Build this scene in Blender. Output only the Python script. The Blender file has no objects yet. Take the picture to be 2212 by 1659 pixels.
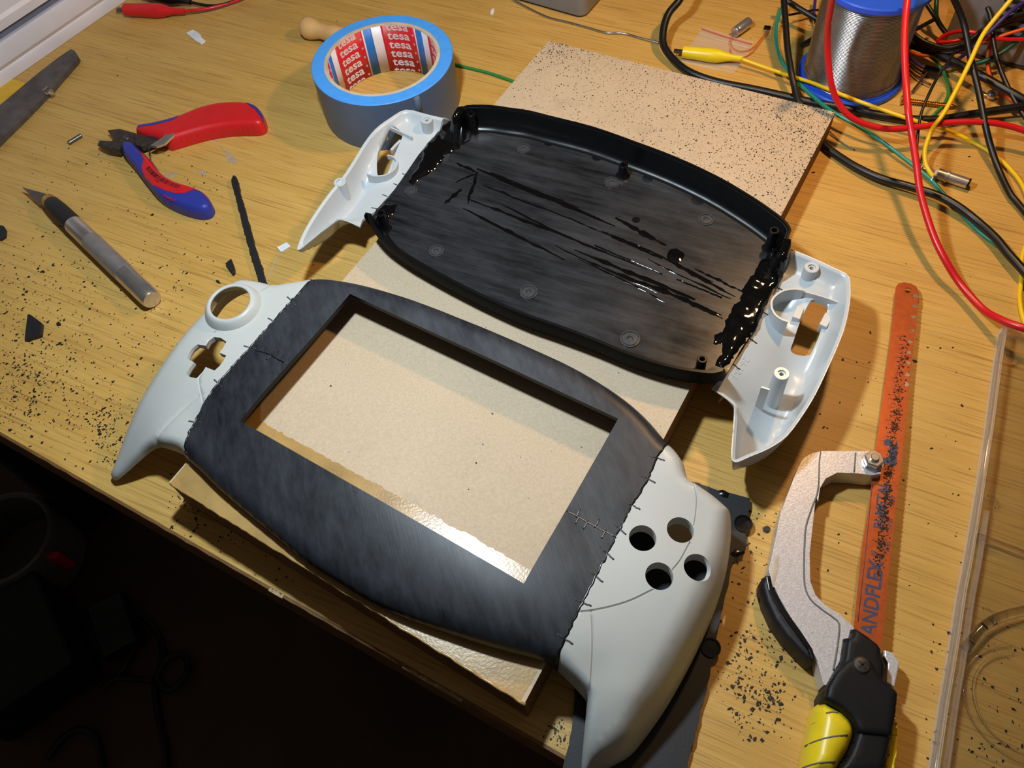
import bpy, bmesh, math, random
import numpy as np
from mathutils import Vector, Matrix
from mathutils.geometry import delaunay_2d_cdt

# ------------------------------------------------------------------ camera, lights, exposure
# All lengths below are millimetres; meshes are scaled to metres when they are built.
MM = 0.001
CAM_H = 410.0
FPX, CX, CY = 1800.0, 1106.0, 829.5
PITCH, ROLL = math.radians(57.0), math.radians(-7.5)
_f = np.array([0, math.cos(PITCH), -math.sin(PITCH)])
_r0 = np.array([1.0, 0, 0]); _u0 = np.cross(_r0, _f)
_R = math.cos(ROLL) * _r0 + math.sin(ROLL) * _u0
_U = -math.sin(ROLL) * _r0 + math.cos(ROLL) * _u0

scene = bpy.context.scene
C = scene.collection
cam_data = bpy.data.cameras.new('camera')
cam_data.sensor_width = 36.0
cam_data.lens = FPX / 2212.0 * 36.0
cam_data.clip_start = 0.01
cam_data.clip_end = 20
cam = bpy.data.objects.new('camera', cam_data)
C.objects.link(cam)
cam.matrix_world = Matrix(((_R[0], _U[0], -_f[0], 0), (_R[1], _U[1], -_f[1], 0),
                           (_R[2], _U[2], -_f[2], CAM_H * MM), (0, 0, 0, 1)))
scene.camera = cam

world = bpy.data.worlds.new('dim_room')
scene.world = world
world.use_nodes = True
world.node_tree.nodes['Background'].inputs[0].default_value = (0.75, 0.68, 0.62, 1)
world.node_tree.nodes['Background'].inputs[1].default_value = 0.05

def lamp(name, loc, energy, color, radius):
    l = bpy.data.lights.new(name, 'POINT')
    l.energy = energy; l.color = color; l.shadow_soft_size = radius
    o = bpy.data.objects.new(name, l); C.objects.link(o); o.location = [c * MM for c in loc]
    return o
lamp('cool_lamp', (-58, 300, 385), 6.6, (0.77, 0.91, 1.0), 0.016)
lamp('warm_lamp', (265, 440, 365), 3.7, (1.0, 0.58, 0.24), 0.014)

vs = scene.view_settings
vs.view_transform = 'Standard'; vs.look = 'None'; vs.gamma = 1.0; vs.use_curve_mapping = False
vs.exposure = 0.0

# ------------------------------------------------------------------ helpers
rng = random.Random(7)
nrng = np.random.RandomState(5)

def at(u, v, z=0.0):
    """point of the place (mm) at height z seen at photo pixel (u, v)"""
    d = (u - CX) / FPX * _R - (v - CY) / FPX * _U + _f
    t = (z - CAM_H) / d[2]
    return np.array([d[0] * t, d[1] * t, z])

def pts(seq, z=None):
    return np.array([at(p[0], p[1], p[2] if z is None else z) for p in seq])

def lin(c):
    return tuple(((x / 255) / 12.92 if x / 255 <= 0.04045 else ((x / 255 + 0.055) / 1.055) ** 2.4) for x in c)

class NT:
    def __init__(self, name):
        self.m = bpy.data.materials.new(name); self.m.use_nodes = True
        self.t = self.m.node_tree; self.b = self.t.nodes['Principled BSDF']
        self.geo = None
    def n(self, kind, **kw):
        o = self.t.nodes.new(kind)
        for k, v in kw.items(): setattr(o, k, v)
        return o
    def l(self, a, b): self.t.links.new(a, b)
    def pos(self, rot=0.0, scale=(1, 1, 1)):
        if self.geo is None: self.geo = self.n('ShaderNodeNewGeometry')
        r = self.n('ShaderNodeVectorRotate'); r.rotation_type = 'Z_AXIS'
        r.inputs['Angle'].default_value = rot
        self.l(self.geo.outputs['Position'], r.inputs['Vector'])
        m = self.n('ShaderNodeVectorMath', operation='MULTIPLY'); m.inputs[1].default_value = scale
        self.l(r.outputs[0], m.inputs[0])
        return m.outputs[0]
    def noise(self, vec, scale=1.0, detail=3.0, rough=0.55):
        o = self.n('ShaderNodeTexNoise')
        o.inputs['Scale'].default_value = scale; o.inputs['Detail'].default_value = detail
        o.inputs['Roughness'].default_value = rough
        self.l(vec, o.inputs['Vector'])
        return o.outputs['Fac']
    def ramp(self, fac, stops):
        o = self.n('ShaderNodeValToRGB'); e = o.color_ramp.elements
        while len(e) < len(stops): e.new(0.5)
        for i, (p, c) in enumerate(stops):
            e[i].position = p; e[i].color = (c[0], c[1], c[2], 1) if len(c) > 1 else (c[0],) * 3 + (1,)
        self.l(fac, o.inputs[0])
        return o.outputs[0]
    def mix(self, fac, a, b, mode='MIX'):
        o = self.n('ShaderNodeMixRGB', blend_type=mode)
        for s, v in ((o.inputs[0], fac), (o.inputs[1], a), (o.inputs[2], b)):
            if hasattr(v, 'is_output'): self.l(v, s)
            elif isinstance(v, (int, float)): s.default_value = v if s.type == 'VALUE' else (v, v, v, 1)
            else: s.default_value = (v[0], v[1], v[2], 1)
        return o.outputs[0]
    def bump(self, fac, strength=0.2, dist=0.0003):
        o = self.n('ShaderNodeBump'); o.inputs['Strength'].default_value = strength
        o.inputs['Distance'].default_value = dist
        self.l(fac, o.inputs['Height']); self.l(o.outputs[0], self.b.inputs['Normal'])
    def set(self, **kw):
        names = dict(color='Base Color', rough='Roughness', metal='Metallic', trans='Transmission Weight', ior='IOR',
                     coat='Coat Weight', coatr='Coat Roughness', alpha='Alpha', spec='Specular IOR Level', aniso='Anisotropic',
                     sss='Subsurface Weight')
        for k, v in kw.items():
            s = self.b.inputs[names[k]]
            if hasattr(v, 'is_output'): self.l(v, s)
            elif k == 'color': s.default_value = (v[0], v[1], v[2], 1)
            else: s.default_value = v
        return self

def plain(name, rgb, rough=0.5, metal=0.0, var=0.12, scale=120.0, bump=0.0, bscale=900.0, **kw):
    """one-colour procedural material with a little mottling"""
    n = NT(name); c = lin(rgb)
    f = n.noise(n.pos(), scale, 3)
    n.set(color=n.ramp(f, [(0.3, tuple(x * (1 - var) for x in c)), (0.7, tuple(min(1, x * (1 + var)) for x in c))]),
          rough=rough, metal=metal, **kw)
    if bump: n.bump(n.noise(n.pos(), bscale, 2), bump, 0.0002)
    return n.m

def mat_wood():
    n = NT('oak_laminate'); a = math.radians(31)
    broad = n.noise(n.pos(a, (3.5, 60, 1)), 1, 3, 0.6)
    fine = n.noise(n.pos(a, (11, 640, 1)), 1, 4, 0.7)
    pores = n.noise(n.pos(a, (13, 520, 3)), 1, 2, 0.5)
    pores2 = n.noise(n.pos(a, (26, 900, 7)), 1, 1, 0.5)
    cloud = n.noise(n.pos(a, (5, 9, 1)), 1, 2)
    c = n.ramp(broad, [(0.28, lin((176, 132, 58))), (0.5, lin((203, 159, 78))), (0.75, lin((217, 177, 97)))])
    c = n.mix(0.5, c, n.ramp(fine, [(0.3, lin((178, 132, 56))), (0.7, lin((225, 187, 106)))]))
    line = n.ramp(pores, [(0.31, (1, 1, 1)), (0.40, (0, 0, 0))])
    c = n.mix(n.mix(0.6, (0, 0, 0), line), c, lin((126, 84, 34)))
    line2 = n.ramp(pores2, [(0.33, (1, 1, 1)), (0.42, (0, 0, 0))])
    c = n.mix(n.mix(0.5, (0, 0, 0), line2), c, lin((132, 90, 38)))
    c = n.mix(0.3, c, n.ramp(cloud, [(0.3, lin((188, 144, 74))), (0.7, lin((214, 174, 104)))]))
    n.set(color=c, rough=n.ramp(fine, [(0.2, (0.40,)), (0.8, (0.50,))]), spec=0.42)
    n.bump(n.noise(n.pos(0, (1, 1, 1)), 1300, 2), 0.22, 0.00025)
    return n.m

def mat_board():
    n = NT('raw_fibreboard')
    f1 = n.noise(n.pos(), 14, 4); f2 = n.noise(n.pos(), 700, 3); st = n.noise(n.pos(0, (30, 30, 30)), 1, 4)
    c = n.ramp(f1, [(0.3, lin((188, 166, 138))), (0.7, lin((202, 180, 151)))])
    c = n.mix(0.4, c, n.ramp(f2, [(0.3, lin((178, 156, 128))), (0.7, lin((212, 191, 163)))]))
    c = n.mix(n.ramp(st, [(0.62, (0, 0, 0)), (0.78, (0.28, 0.28, 0.28))]), c, lin((120, 108, 98)))
    n.set(color=c, rough=0.62, spec=0.3); n.bump(f2, 0.07, 0.0002)
    return n.m

def mat_black_sanded(name, base, hi, ang, rough=(0.34, 0.5), stretch=22):
    n = NT(name)
    st = n.noise(n.pos(ang, (stretch, 260, 20)), 1, 4, 0.65)
    cl = n.noise(n.pos(ang, (13, 30, 12)), 1, 5, 0.65)
    c = n.ramp(n.mix(0.5, cl, st), [(0.36, lin(base)), (0.62, lin(hi))])
    n.set(color=c, rough=n.ramp(cl, [(0.3, (rough[0],)), (0.7, (rough[1],))]), spec=0.5)
    n.bump(n.noise(n.pos(ang, (60, 1200, 60)), 1, 2), 0.22, 0.00012)
    return n.m

M = {}
M['wood'] = mat_wood()
M['board'] = mat_board()
M['board_side'] = plain('fibre_core', (128, 88, 50), 0.85, var=0.35, scale=700, bump=0.5)
M['varnish'] = plain('varnish', (176, 140, 84), 0.26, var=0.18, scale=60, bump=0.35, bscale=700, coat=0.4)
M['bezel'] = mat_black_sanded('sanded_black_plastic', (25, 26, 30), (52, 54, 60), math.radians(80), stretch=90)
M['tray'] = mat_black_sanded('scraped_black_plastic', (15, 16, 19), (52, 54, 58), math.radians(30), (0.2, 0.42))
M['black'] = plain('black_plastic', (13, 13, 15), 0.24)
M['black_matte'] = plain('matte_black_plastic', (26, 26, 30), 0.55, bump=0.2)
M['boss'] = plain('scuffed_grey', (60, 61, 64), 0.35, var=0.3, scale=700, bump=0.4)
M['stitch'] = plain('melted_dark_grey', (72, 72, 74), 0.5)
M['under'] = plain('dull_black_underside', (17, 17, 19), 0.7, spec=0.08)
M['satin'] = plain('satin_black', (20, 20, 22), 0.5, spec=0.25)
M['stain'] = plain('dried_glue', (176, 152, 128), 0.6, var=0.2, scale=400)
M['ceiling'] = plain('ceiling_paint', (196, 190, 180), 0.9)
M['crumb'] = plain('plastic_crumbs', (22, 22, 27), 0.6)
M['resin'] = plain('black_resin', (7, 7, 8), 0.06, bump=0.25, bscale=200, coat=0.3)
M['white'] = plain('pale_shell_plastic', (190, 191, 187), 0.38, var=0.03, scale=40)
M['grey'] = plain('pale_grey_plastic', (190, 195, 198), 0.3, var=0.03, scale=40)
M['groove'] = plain('groove_grey', (110, 108, 102), 0.6)
M['ink'] = plain('black_ink', (18, 18, 20), 0.6)
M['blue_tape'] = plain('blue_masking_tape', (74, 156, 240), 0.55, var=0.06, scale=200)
M['tape_face_shaded'] = plain('tape_outer_face', (86, 102, 128), 0.42, var=0.1, scale=30)  # blue tape greyed and darkened: its warm-lit shade is put into the colour
M['card'] = plain('core_card', (196, 178, 150), 0.8, bump=0.4)
M['label_red'] = plain('label_red', (206, 32, 40), 0.4, var=0.05)
M['label_blue'] = plain('label_blue', (40, 112, 188), 0.4, var=0.05)
M['label_white'] = plain('label_white', (225, 215, 215), 0.4, var=0.05)
M['steel'] = plain('bright_steel', (206, 200, 196), 0.27, 0.86)
M['steel_dull'] = plain('dull_steel', (120, 116, 112), 0.42, 1.0, var=0.25, scale=500, bump=0.2)
M['dark_steel'] = plain('dark_steel', (78, 72, 68), 0.45, 0.7, var=0.3, scale=300, bump=0.4)
M['knurl'] = plain('knurled_aluminium', (176, 170, 170), 0.45, 0.75, bump=0.9, bscale=1500)
M['silver_paint'] = plain('silver_paint', (206, 200, 200), 0.36, 0.2, var=0.18, scale=1100, bump=0.4, bscale=1200)
M['brass'] = plain('brass', (196, 150, 74), 0.28, 1.0)
M['red_plastic'] = plain('red_plastic', (208, 30, 34), 0.38, var=0.05)
M['blue_plastic'] = plain('blue_plastic', (44, 56, 150), 0.42, var=0.05)
M['yellow_plastic'] = plain('yellow_plastic', (232, 206, 30), 0.36, var=0.05)
M['spool_blue'] = plain('spool_blue', (40, 86, 216), 0.32, var=0.05)
M['wire_red'] = plain('red_insulation', (206, 24, 32), 0.32, var=0.04)
M['wire_yellow'] = plain('yellow_insulation', (236, 196, 20), 0.36, var=0.04)
M['wire_teal'] = plain('teal_insulation', (20, 136, 120), 0.36, var=0.05)
M['wire_green'] = plain('green_insulation', (44, 130, 62), 0.4, var=0.05)
M['wire_dgreen'] = plain('dark_green_insulation', (14, 66, 46), 0.4)
M['wire_orange'] = plain('orange_insulation', (214, 84, 22), 0.4)
M['wire_purple'] = plain('purple_insulation', (58, 38, 110), 0.4)
M['wire_brown'] = plain('brown_insulation', (70, 42, 30), 0.4)
M['cable'] = plain('black_cable', (15, 15, 17), 0.4)
M['solder'] = plain('tin_solder', (196, 194, 194), 0.25, 1.0)
M['box_grey'] = plain('grey_abs', (128, 122, 116), 0.5, var=0.05)
M['psu'] = plain('grey_metal_case', (132, 126, 124), 0.5, 0.2, var=0.08)
M['slot'] = plain('vent_dark', (10, 10, 10), 0.8)
M['file'] = plain('file_steel', (96, 92, 92), 0.5, 0.6, var=0.3, scale=90, bump=0.7, bscale=1800)
M['pale_wood'] = plain('beech', (214, 168, 108), 0.5, var=0.1, scale=60)
M['amber_tape'] = plain('amber_film', (222, 176, 10), 0.25, var=0.1, scale=60)
M['white_chip'] = plain('white_chip', (228, 230, 232), 0.5)
M['orange_paint'] = plain('orange_paint', (196, 96, 48), 0.3, 0.45, var=0.12, scale=300)
M['navy_print'] = plain('navy_print', (58, 66, 98), 0.5)
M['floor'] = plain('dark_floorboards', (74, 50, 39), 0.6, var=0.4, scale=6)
M['edge'] = plain('desk_edge', (120, 84, 44), 0.55, var=0.2)
M['edge_worn'] = plain('worn_chipboard', (176, 150, 108), 0.8, var=0.3, scale=500, bump=0.6)
M['dim_grey'] = plain('dim_grey', (100, 95, 94), 0.4)

def clear(name, tint, rough=0.05, alpha=0.3):
    n = NT(name)
    f = n.noise(n.pos(), 60, 2)
    n.set(color=n.ramp(f, [(0.3, tint), (0.7, tuple(min(1, x * 1.03) for x in tint))]), rough=rough, trans=1.0, ior=1.45)
    return n.m
M['clear'] = clear('clear_polystyrene', (0.97, 0.97, 0.97), 0.04)
def film(name, tint, alpha):
    n = NT(name)
    f = n.noise(n.pos(), 90, 2)
    n.set(color=n.ramp(f, [(0.3, tint), (0.7, tint)]), rough=0.18, alpha=alpha)
    return n.m
M['film'] = film('clear_film', (0.8, 0.78, 0.78), 0.14)
M['haze'] = film('hazy_clear_wall', (0.86, 0.78, 0.70), 0.30)
M['film_red'] = film('red_film_line', (0.75, 0.1, 0.1), 0.6)
n_ = NT('translucent_box'); n_.set(color=n_.ramp(n_.noise(n_.pos(), 20, 2), [(0.3, lin((206, 200, 206))), (0.7, lin((222, 216, 220)))]), rough=0.4, sss=0.0)
M['milky'] = n_.m
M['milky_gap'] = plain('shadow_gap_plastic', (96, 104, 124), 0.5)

ORI = {}
def prop(o, label, cat, group=None, kind=None):
    o['label'] = label; o['category'] = cat
    if group: o['group'] = group
    if kind: o['kind'] = kind
    return o

def thing(name, label, cat, loc, group=None):
    o = bpy.data.objects.new(name, None); C.objects.link(o)
    o.empty_display_size = 0.01
    ORI[o.name] = np.array(loc, float); o.location = Vector([c * MM for c in loc])
    return prop(o, label, cat, group)

def mesh(name, V, F, m, parent=None, smooth=True, label=None, cat=None, group=None, kind=None, flat_angle=None):
    """one mesh object from world-mm vertices"""
    V = np.asarray(V, float)
    if parent is not None: o0 = ORI[parent.name]
    else:
        lo, hi = V.min(0), V.max(0); o0 = np.array([(lo[0] + hi[0]) / 2, (lo[1] + hi[1]) / 2, lo[2]])
    me = bpy.data.meshes.new(name)
    me.from_pydata(((V - o0) * MM).tolist(), [], [list(map(int, f)) for f in F])
    me.materials.append(M[m])
    if smooth:
        me.polygons.foreach_set('use_smooth', [True] * len(me.polygons))
    me.update()
    o = bpy.data.objects.new(name, me); C.objects.link(o)
    ORI[o.name] = o0
    if parent is not None: o.parent = parent
    else: o.location = Vector(o0 * MM)
    if label and cat: prop(o, label, cat, group)
    elif label: o['label'] = label
    if kind: o['kind'] = kind
    return o

def sharp(o, deg=35):
    me = o.data
    bm = bmesh.new(); bm.from_mesh(me)
    bmesh.ops.recalc_face_normals(bm, faces=bm.faces)
    for e in bm.edges:
        if len(e.link_faces) == 2 and e.calc_face_angle(0) > math.radians(deg): e.smooth = False
        elif len(e.link_faces) != 2: e.smooth = False
    bm.to_mesh(me); bm.free()
    return o

def bevel(o, w, seg=2, ang=40):
    m = o.modifiers.new('bevel', 'BEVEL'); m.width = w * MM; m.segments = seg
    m.limit_method = 'ANGLE'; m.angle_limit = math.radians(ang)
    return o

def area2(P):
    x, y = P[:, 0], P[:, 1]
    return 0.5 * np.sum(x * np.roll(y, -1) - y * np.roll(x, -1))

def ccw(P):
    P = np.asarray(P, float)
    return P if area2(P) > 0 else P[::-1]

def prism(name, P, z0, z1, m, parent=None, bev=0.0, **kw):
    """outline P (xy, mm) raised from z0 to z1; z0/z1 may be functions of (x, y)"""
    P = ccw(np.asarray(P)[:, :2]); n = len(P)
    f0 = z0 if callable(z0) else (lambda x, y: z0)
    f1 = z1 if callable(z1) else (lambda x, y: z1)
    V = [(x, y, f0(x, y)) for x, y in P] + [(x, y, f1(x, y)) for x, y in P]
    F = [list(range(n))[::-1], list(range(n, 2 * n))] + [(i, (i + 1) % n, n + (i + 1) % n, n + i) for i in range(n)]
    o = mesh(name, V, F, m, parent, smooth=False, **kw)
    if bev: bevel(o, bev)
    return o

def box(name, c, half, m, parent=None, ax=None, bev=0.0, **kw):
    """box at centre c with half sizes along axes ax (3 unit vectors)"""
    ax = np.eye(3) if ax is None else np.asarray(ax, float)
    V = [np.asarray(c) + sx * half[0] * ax[0] + sy * half[1] * ax[1] + sz * half[2] * ax[2]
         for sz in (-1, 1) for sx, sy in ((-1, -1), (1, -1), (1, 1), (-1, 1))]
    F = [(3, 2, 1, 0), (4, 5, 6, 7), (0, 1, 5, 4), (1, 2, 6, 5), (2, 3, 7, 6), (3, 0, 4, 7)]
    o = mesh(name, V, F, m, parent, smooth=False, **kw)
    if bev: bevel(o, bev)
    return o

def frame_of(d):
    d = np.asarray(d, float) / np.linalg.norm(d)
    a = np.array([0, 0, 1.0]) if abs(d[2]) < 0.9 else np.array([1.0, 0, 0])
    x = np.cross(a, d); x /= np.linalg.norm(x)
    return x, np.cross(d, x), d

def lathe(name, base, axis, prof, m, parent=None, n=32, cap=True, sharp_deg=35, **kw):
    """profile [(radius, distance along axis)] turned about an axis"""
    x, y, d = frame_of(axis); V = []; F = []; base = np.asarray(base, float)
    for r, h in prof:
        for k in range(n):
            t = 2 * math.pi * k / n
            V.append(base + d * h + r * (x * math.cos(t) + y * math.sin(t)))
    for i in range(len(prof) - 1):
        for k in range(n):
            F.append((i * n + k, i * n + (k + 1) % n, (i + 1) * n + (k + 1) % n, (i + 1) * n + k))
    if cap:
        F.append(list(range(n))[::-1]); F.append([(len(prof) - 1) * n + k for k in range(n)])
    o = mesh(name, V, F, m, parent, **kw)
    return sharp(o, sharp_deg)

def ring_prof(ro, ri, z0, z1, b=0.3, floor=None):
    """closed profile of a tube: outer wall, rim, bore"""
    p = [(ro, z0), (ro, z1 - b), (ro - b, z1), (ri + b * 0.5, z1), (ri, z1 - b)]
    p += [(ri, floor), (0.01, floor)] if floor is not None else [(ri, z0)]
    return p

def catmull(P, k=6):
    P = np.asarray(P, float); n = len(P)
    if n < 3: return P
    out = []
    Q = np.vstack([2 * P[0] - P[1], P, 2 * P[-1] - P[-2]])
    for i in range(1, n):
        p0, p1, p2, p3 = Q[i - 1], Q[i], Q[i + 1], Q[i + 2]
        for j in range(k):
            t = j / k
            out.append(0.5 * ((2 * p1) + (-p0 + p2) * t + (2 * p0 - 5 * p1 + 4 * p2 - p3) * t * t + (-p0 + 3 * p1 - 3 * p2 + p3) * t ** 3))
    out.append(P[-1])
    return np.array(out)

def tube_mesh(P, r, n=10):
    """verts and faces of a capped tube; r a number or one per point"""
    P = np.asarray(P, float); r = np.broadcast_to(np.asarray(r, float), (len(P),))
    T = np.gradient(P, axis=0); T /= np.linalg.norm(T, axis=1)[:, None] + 1e-12
    x, y, _ = frame_of(T[0]); V = []; F = []
    for i, p in enumerate(P):
        x = x - T[i] * np.dot(x, T[i]); x /= np.linalg.norm(x); y = np.cross(T[i], x)
        for k in range(n):
            a = 2 * math.pi * k / n
            V.append(p + r[i] * (x * math.cos(a) + y * math.sin(a)))
    for i in range(len(P) - 1):
        for k in range(n):
            F.append((i * n + k, i * n + (k + 1) % n, (i + 1) * n + (k + 1) % n, (i + 1) * n + k))
    F.append(list(range(n))[::-1]); F.append([(len(P) - 1) * n + k for k in range(n)])
    return V, F

def tube(name, P, r, m, parent=None, smooth_path=True, n=10, k=6, **kw):
    P = catmull(P, k) if smooth_path else np.asarray(P, float)
    if np.ndim(r) > 0: r = np.interp(np.linspace(0, 1, len(P)), np.linspace(0, 1, len(r)), r)
    V, F = tube_mesh(P, r, n)
    return mesh(name, V, F, m, parent, **kw)

def wire(name, pix, r, m, label, cat='wire', **kw):
    return tube(name, pts(pix), r, m, label=label, cat=cat, **kw)

def circle(c, r, n=28, a0=0.0):
    return np.array([(c[0] + r * math.cos(a0 + 2 * math.pi * k / n), c[1] + r * math.sin(a0 + 2 * math.pi * k / n)) for k in range(n)])

def resample(P, s, closed=True):
    P = np.asarray(P, float); Q = np.vstack([P, P[:1]]) if closed else P
    out = []
    for a, b in zip(Q[:-1], Q[1:]):
        L = np.linalg.norm((b - a)[:2]); k = max(1, int(round(L / s)))
        out += [a + (b - a) * j / k for j in range(k)]
    if not closed: out.append(Q[-1])
    return np.array(out)

def inside(X, P):
    x, y = X[:, 0], X[:, 1]; r = np.zeros(len(X), bool); j = len(P) - 1
    for i in range(len(P)):
        xi, yi = P[i][:2]; xj, yj = P[j][:2]
        c = (yi > y) != (yj > y)
        with np.errstate(divide='ignore', invalid='ignore'):
            r ^= c & (x < (xj - xi) * (y - yi) / (yj - yi + 1e-15) + xi)
        j = i
    return r

def segdist(X, A, B):
    """distance of points X to each of the segments, minimum"""
    out = np.full(len(X), 1e9)
    for a, b in zip(A, B):
        ab = b - a; L = ab @ ab + 1e-12
        t = np.clip(((X - a) @ ab) / L, 0, 1)
        out = np.minimum(out, np.hypot(*(X - a - t[:, None] * ab).T))
    return out

def pdist(X, P, closed=False):
    P = np.asarray(P)[:, :2]
    return segdist(X, P if closed else P[:-1], np.roll(P, -1, 0) if closed else P[1:])

def rbf(ctrl):
    """thin-plate surface through (x, y, z) points"""
    ctrl = np.asarray(ctrl, float); P = ctrl[:, :2] / 100; z = ctrl[:, 2]; n = len(P)
    def k(D): return np.where(D > 1e-9, D * D * np.log(D + 1e-12), 0)
    A = np.zeros((n + 3, n + 3)); A[:n, :n] = k(np.linalg.norm(P[:, None] - P[None], axis=2)) + 1e-4 * np.eye(n)
    A[:n, n] = 1; A[:n, n + 1:] = P; A[n, :n] = 1; A[n + 1:, :n] = P.T
    w = np.linalg.solve(A, np.r_[z, 0, 0, 0])
    def f(X):
        X = np.asarray(X)[:, :2] / 100
        return k(np.linalg.norm(X[:, None] - P[None], axis=2)) @ w[:n] + w[n] + X @ w[n + 1:]
    return f

def sheet(outline, zf, s=2.5, holes=(), walls=(), rings=(), lines=(), bs=None):
    """triangulated height field over an outline; denser along walls (offset rings) and lines"""
    out = ccw(resample(ccw(outline)[:, :2], bs or s)); loops = [out] + [ccw(h)[:, :2] for h in holes]
    lo, hi = out.min(0), out.max(0)
    gx = np.arange(lo[0], hi[0], s); gy = np.arange(lo[1], hi[1], s * 0.87)
    G = np.array([(x + (j % 2) * s / 2, y) for j, y in enumerate(gy) for x in gx])
    G = G[inside(G, out)]
    band = max(rings) if len(rings) else 0
    keep = pdist(G, out, True) > s * 0.45
    for h in loops[1:]: keep &= ~inside(G, h) & (pdist(G, h, True) > s * 0.4)
    for w in walls: keep &= pdist(G, w) > band + s * 0.4
    for ln, offs in lines: keep &= pdist(G, ln) > max(offs) + 0.5
    G = G[keep]
    extra = []; cl = []
    for w in walls:
        w = resample(np.asarray(w)[:, :2], s * 0.8, False)
        t = np.gradient(w, axis=0); t /= np.linalg.norm(t, axis=1)[:, None] + 1e-9
        nn = np.c_[-t[:, 1], t[:, 0]]
        for d in rings:
            for sg in (1, -1):
                Q = w + sg * d * nn
                ok = inside(Q, out) & (pdist(Q, w) > d * 0.97) & (pdist(Q, out, True) > min(0.25, d * 0.6))
                for h in loops[1:]: ok &= ~inside(Q, h) & (pdist(Q, h, True) > 0.3)
                for ln, offs in lines: ok &= pdist(Q, ln) > max(offs) + 0.2
                extra.append(Q[ok])
    for ln, offs in lines:
        w = resample(np.asarray(ln)[:, :2], 1.2, False)
        t = np.gradient(w, axis=0); t /= np.linalg.norm(t, axis=1)[:, None] + 1e-9
        nn = np.c_[-t[:, 1], t[:, 0]]
        for d in offs:
            for sg in ((1,) if d == 0 else (1, -1)):
                Q = w + sg * d * nn
                ok = inside(Q, out) & (pdist(Q, out, True) > 0.3)
                for h in loops[1:]: ok &= ~inside(Q, h) & (pdist(Q, h, True) > 0.3)
                cl.append(Q[ok])
    V2 = [tuple(p) for l in loops for p in l]; E = []; b = 0
    for l in loops:
        E += [(b + i, b + (i + 1) % len(l)) for i in range(len(l))]; b += len(l)
    for l in cl:
        E += [(b + i, b + i + 1) for i in range(len(l) - 1) if np.linalg.norm(l[i + 1] - l[i]) < 2.2]; V2 += [tuple(p) for p in l]; b += len(l)
    V2 += [tuple(p) for p in G] + [tuple(p) for e in extra for p in e]
    vo, eo, fo, _, _, _ = delaunay_2d_cdt([Vector(p) for p in V2], E, [], 0, 1e-3)
    X = np.array([(v.x, v.y) for v in vo]); F = np.array([f[:] for f in fo])
    cen = X[F].mean(1); ok = inside(cen, out)
    for h in loops[1:]: ok &= ~inside(cen, h)
    F = F[ok]
    a = np.cross(X[F[:, 1]] - X[F[:, 0]], X[F[:, 2]] - X[F[:, 0]])
    F = np.where((a > 0)[:, None], F, F[:, ::-1])
    used = np.unique(F); mp = -np.ones(len(X), int); mp[used] = np.arange(len(used))
    X = X[used]; F = mp[F]
    return np.c_[X, zf(X)], F

def shell(name, V, F, thick, m, parent, split=48, **kw):
    o = mesh(name, V, F, m, parent, **kw)
    s = o.modifiers.new('thickness', 'SOLIDIFY'); s.thickness = thick * MM; s.offset = -1
    e = o.modifiers.new('crisp', 'EDGE_SPLIT'); e.split_angle = math.radians(split)
    return o

def double(name, V, F, zbot, m, parent, **kw):
    """closed skin: a height field, its underside and the walls between"""
    V = np.asarray(V); n = len(V); B = V.copy(); B[:, 2] = np.minimum(zbot(V), V[:, 2] - 0.5)
    cnt = {}
    for f in F:
        for a, b in ((f[0], f[1]), (f[1], f[2]), (f[2], f[0])):
            k = (min(a, b), max(a, b)); cnt.setdefault(k, []).append((a, b))
    side = [(b, a, a + n, b + n) for l in cnt.values() if len(l) == 1 for a, b in l]
    o = mesh(name, np.vstack([V, B]), [tuple(f) for f in F] + [(f[2] + n, f[1] + n, f[0] + n) for f in F] + side, m, parent, **kw)
    e = o.modifiers.new('crisp', 'EDGE_SPLIT'); e.split_angle = math.radians(48)
    return o

def puff_z(outline, z0, z1, R, p=2.2):
    P = ccw(np.asarray(outline)[:, :2])
    def zf(X):
        X = np.asarray(X)[:, :2]; t = np.where(inside(X, P), np.clip(pdist(X, P, True) / R, 0, 1), 0)
        return z0 + (z1 - z0) * (1 - (1 - t) ** p) ** (1 / p)
    return zf

def overlay(name, poly, zf, m, parent, h=0.3, s=1.3, **kw):
    """thin inlay that follows a domed surface"""
    V, F = sheet(ccw(np.asarray(poly)[:, :2]), lambda X: zf(X) + h, s, bs=s)
    return double(name, V, F, lambda X: zf(X) - .5, m, parent, **kw)

def puff(name, outline, z0, z1, R, m, parent, s=1.6, p=2.2, **kw):
    """rounded solid: domed top over an outline, short wall below"""
    P = ccw(np.asarray(outline)[:, :2]); zf = puff_z(P, z0, z1, R, p)
    W_ = np.vstack([P, P[:1]])
    V, F = sheet(P, zf, s, walls=[W_], rings=tuple(R * q for q in (.06, .16, .32, .55, .8)))
    return double(name, V, F, lambda X: np.full(len(X), 0.4), m, parent, **kw)

def well(name, loop, zf, depth, m, parent, thick=0.8):
    """wall that runs down from a hole's edge"""
    L = ccw(loop)[:, :2]; n = len(L); z = zf(L); cen = L.mean(0)
    O = cen + (L - cen) * (1 + thick / np.linalg.norm(L - cen, axis=1).mean())
    V = [(*p, zz - 0.02) for p, zz in zip(L, z)] + [(*p, zz - depth) for p, zz in zip(L, z)] + \
        [(*p, zz - depth) for p, zz in zip(O, z)] + [(*p, zz - 1.2) for p, zz in zip(O, z)]
    F = [((k) * n + i, (k) * n + (i + 1) % n, (k + 1) * n + (i + 1) % n, (k + 1) * n + i) for k in range(3) for i in range(n)]
    return sharp(mesh(name, V, F, m, parent))

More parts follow.
